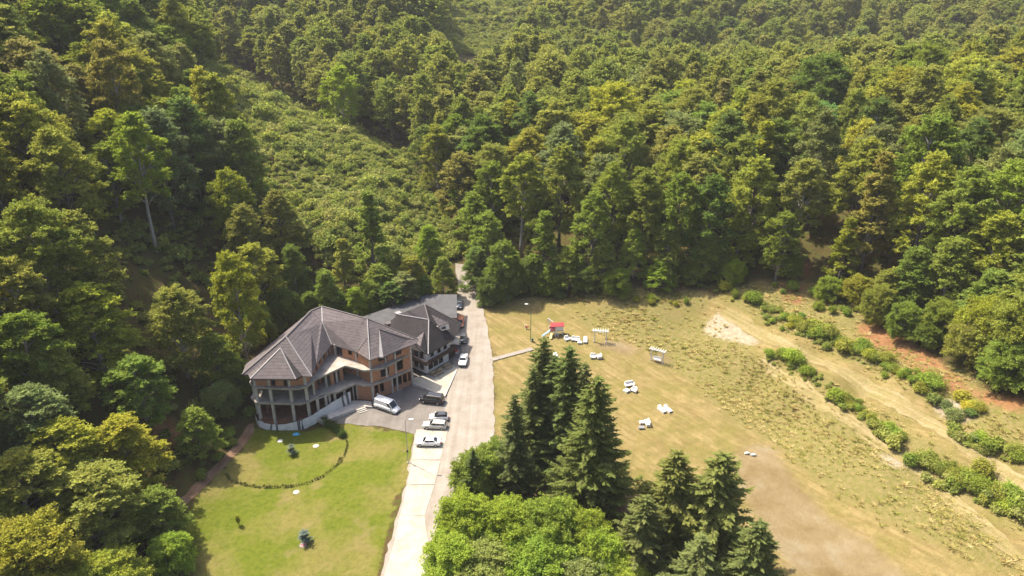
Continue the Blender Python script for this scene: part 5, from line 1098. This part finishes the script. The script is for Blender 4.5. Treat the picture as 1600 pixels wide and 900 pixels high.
seat('lounge_sofa', 0, 899, 533, -.25, 'white sofa in the middle of the seating group below the playhouse'); seat('ottoman', 0, 906, 538, -.2, 'white ottoman in front of the sofa below the playhouse'); seat('sun_lounger', 0, 914.5, 535, -.1, 'white reclining chair at the right end of the seating group near the pergola')
seat('lounge_chair', 0, 926.5, 560, 0, 'left one of the two white armchairs below the pergola'); seat('lounge_chair', 0, 936, 561, -1.4, 'right one of the two white armchairs below the pergola')
seat('lounge_sofa', 0, 983.5, 604, .3, 'white sofa at the back of the trio in mid meadow'); seat('ottoman', 0, 979, 612, .7, 'white ottoman at the left front of the trio in mid meadow', 1.1); seat('lounge_chair', 0, 990.5, 612, -.6, 'white armchair at the right of the trio in mid meadow')
seat('sun_lounger', 0, 1034, 643, .5, 'left one of the paired white sun loungers on the meadow'); seat('sun_lounger', 0, 1043.5, 642, .5, 'right one of the paired white sun loungers on the meadow')
seat('coffee_table', 0, 1002, 671, 0, 'grey-topped low table beside the lowest white armchair'); seat('ottoman', 0, 1003, 663.5, 0, 'white ottoman between the low table and the lowest armchair', .9); seat('lounge_sofa', 0, 1011.5, 664, -1.5, 'white seat with tall back lowest on the meadow', .85)
seat('sun_lounger', 0, 869.5, 559, .4, 'white lounger partly hidden behind the spruce tops')
# sacks, boardwalk, litter bin, covers, sheet
for px, py, lab in ((1167, 711, 'left one of two white sacks on the bare meadow'), (1177, 712.5, 'right one of two white sacks on the bare meadow')):
    x, y, z = hit(px, py); q = MB(); q.tube([(x - .5, y, z + .12), (x - .35, y, z + .18), (x, y, z + .22), (x + .35, y, z + .18), (x + .5, y, z + .12)], [.05, .2, .26, .2, .05], 8); tag(q.build('sack', 'white_paint', smooth=True), lab, 'sack', 'white sacks')
a = Vector(hit(769, 564)); c_ = Vector(hit(832, 546)); bwk = thing('boardwalk', 'grey wooden plank walkway stepping up from the road into the meadow', 'boardwalk', a)
n = 22; dv = c_ - a; rz = math.atan2(dv.y, dv.x); pm_ = None
for k in range(n):
    p_ = a + dv * ((k + .5) / n); zz = T1(p_.x, p_.y) + .14; MB().box((p_.x, p_.y, zz), (dv.length / n - .05, 1.3, .07), rz + rnd.uniform(-.03, .03)).build('plank', 'grey_timber', bwk, a)
for s_ in (-.5, .5):
    nn = Vector((-dv.y, dv.x, 0)).normalized() * s_; MB().bar(a + nn + Vector((0, 0, .05)), c_ + nn + Vector((0, 0, .05)), .1, .16).build('stringer', 'timber', bwk, a)
x, y, z = hit(832, 534); q = MB(); q.tube([(x, y, z), (x, y, z + .8)], [.22, .28], 10); q.tube([(x, y, z + .8), (x, y, z + .86)], [.31, .29], 10); tag(q.build('litter_bin', 'green_metal'), 'green litter bin at the foot of the meadow lamp', 'bin')
x, y, z = hit(823, 515); q = thing('spring_rider', 'small brown and white spring rider left of the meadow lamp', 'play rider', (x, y, z)); MB().tube([(0, 0, 0), (0, 0, .4)], .1, 8).build('spring', 'steel', q)
MB().tube([(-.45, 0, .5), (-.2, 0, .62), (.2, 0, .62), (.5, 0, .55)], [.08, .2, .2, .1], 8).build('body', 'red_paint', q); MB().tube([(-.3, 0, .6), (-.5, 0, 1.15)], [.12, .1], 8).build('head', 'white_paint', q)
for px, py, lab in ((438, 690, 'pale round cover on the round lawn near the netting'), (494, 699, 'tan round cover near the right rim of the round lawn'), (463, 770, 'pale round cover just below the round lawn'), (474, 853, 'pink round cover beside the lower blue spruce')):
    x, y, z = hit(px, py); q = MB(); q.tube([(x, y, z - .1), (x, y, z + .1)], .55, 20); mo = q.build('well_cover', 'concrete_pale' if px < 480 else 'concrete'); tag(mo, lab, 'cover', 'round well covers'); q = MB(); q.tube([(x, y, z + .1), (x, y, z + .13)], .4, 16); q.build('lid', 'plaster' if px < 450 else 'pink_paint' if px == 474 else 'concrete', mo)
x, y, z = hit(463, 680); q = MB(); q.add([(x - .7, y - .3, z + .1), (x + .2, y - .55, z + .14), (x + .8, y, z + .1), (x + .1, y + .5, z + .2), (x - .6, y + .35, z + .12), (x, y, z + .32)], [(0, 1, 5), (1, 2, 5), (2, 3, 5), (3, 4, 5), (4, 0, 5)]); tag(q.build('plastic_sheet', 'blue_sheet'), 'crumpled blue plastic sheet on the lawn by the netting', 'sheet')
for px, py, h, lab in ((456.5, 711, 2.3, 'small blue spruce inside the round lawn'), (477, 849, 2.5, 'small blue spruce on the lower lawn beside a round cover')):
    x, y, z = hit(px, py); tag(put(BABY, x, y, z, h, h * .72, (.085, .11, .095), root='young_spruce'), lab, 'tree', 'young blue spruces')
x, y, z = hit(374, 822); tag(put(SHRUBS[2], x, y, z, 2.3, .8, 'yellow-green', ('foliage', 'stem'), 'sapling'), 'slender yellow-green sapling on the lower lawn', 'sapling')
# picnic sets on the terrace
def picnic(px, py, rz, label):
    x, y, z = up(px, py, .48); o = thing('picnic_table', label, 'picnic table', (x, y, .48), rz, 'picnic tables on the terrace')
    for k in range(4): MB().box((0, -.33 + .22 * k, .75), (1.8, .19, .05)).build('table_plank', 'timber', o)
    for s_ in (-1, 1):
        MB().box((0, s_ * .8, .45), (1.8, .3, .05)).build('bench_seat', 'timber', o)
        q = MB(); q.bar((s_ * .65, -.75, 0), (s_ * .65, -.25, .73), .08); q.bar((s_ * .65, .75, 0), (s_ * .65, .25, .73), .08); q.bar((s_ * .65, -.85, .4), (s_ * .65, .85, .4), .08); q.build('leg_frame', 'timber', o)
picnic(679, 585, .9, 'wooden picnic table nearest the terrace front'); picnic(686, 582, .9, 'middle wooden picnic table on the terrace'); picnic(698.5, 574, .9, 'wooden picnic table nearest the chalet entrance')
x, y, z = up(711, 554, .45); q = thing('planter', 'red and white flower planter at the chalet entrance', 'planter', (x, y, .48)); MB().box((0, 0, .3), (1.5, .6, .6)).build('trough', 'white_paint', q)
V, tb = shrub(480, 1.4, .9, 6, 10, 16, .13); fo = bpy.data.objects.new('flowers', leaf_mesh('flowers', V + np.array([0, 0, .55]), 'leaves')); COL.objects.link(fo); fo.parent = q; fo.color = (.45, .10, .09, 1)
# young hedge round the lawn, and the dense hedge by the car park
ring = [(352, 742), (362, 752), (380, 758), (405, 762), (430, 763.5), (455, 762), (480, 757), (505, 746), (525, 731), (538, 715), (543, 700), (541, 688)]
gp_ = [Vector(hit(*p_)) for p_ in ring]; yh = thing('young_hedge', 'curved row of young hedge plants edging the round lawn', 'hedge', gp_[0]); o0 = gp_[0]
acc = 0
for a_, b_ in zip(gp_, gp_[1:]):
    n = max(1, int((b_ - a_).length / .42))
    for k in range(n):
        p_ = a_.lerp(b_, k / n); p_.z = T1(p_.x, p_.y); c = bpy.data.objects.new('plant', SHRUBS[acc % 4][0]); COL.objects.link(c); c.parent = yh; c.location = p_ - o0; s_ = rnd.uniform(.10, .19); c.scale = (s_ * .7, s_ * .7, s_ * rnd.uniform(1.0, 1.9)); c.rotation_euler.z = rnd.uniform(0, 6); c.color = (.10, .105, .035, 1); acc += 1
hl = [Vector(hit(*p_)) for p_ in ((502, 661), (512, 665), (522, 671), (532, 678), (539, 686))]; hg = thing('hedge', 'dense dark green hedge between the lawn and the car park', 'hedge', hl[0])
for a_, b_ in zip(hl, hl[1:]):
    n = max(1, int((b_ - a_).length / .55))
    for k in range(n):
        p_ = a_.lerp(b_, k / n); p_.z = T1(p_.x, p_.y); c = bpy.data.objects.new('plant', SHRUBS[acc % 4][0]); COL.objects.link(c); c.parent = hg; c.location = p_ - hl[0]; s_ = rnd.uniform(.42, .56); c.scale = (s_ * .9, s_ * .9, s_); c.rotation_euler.z = rnd.uniform(0, 6); c.color = (.045, .068, .018, 1); acc += 1

# ------------------------------------------------------------------ haze
hz = MB(); hz.box((150, 600, 65), (2600, 2200, 160)); 
hm = bpy.data.materials.new('haze'); hm.use_nodes = True; hm.node_tree.nodes.clear(); MATS['haze'] = hm
pv = hm.node_tree.nodes.new('ShaderNodeVolumePrincipled'); pv.inputs['Color'].default_value = (.95, .96, 1, 1); pv.inputs['Density'].default_value = .0001; pv.inputs['Anisotropy'].default_value = 0
ho = hm.node_tree.nodes.new('ShaderNodeOutputMaterial'); hm.node_tree.links.new(pv.outputs[0], ho.inputs['Volume'])
o = hz.build('haze', 'haze'); o['kind'] = 'stuff'; o['label'] = 'thin bluish summer haze over the valley'; o['category'] = 'haze'
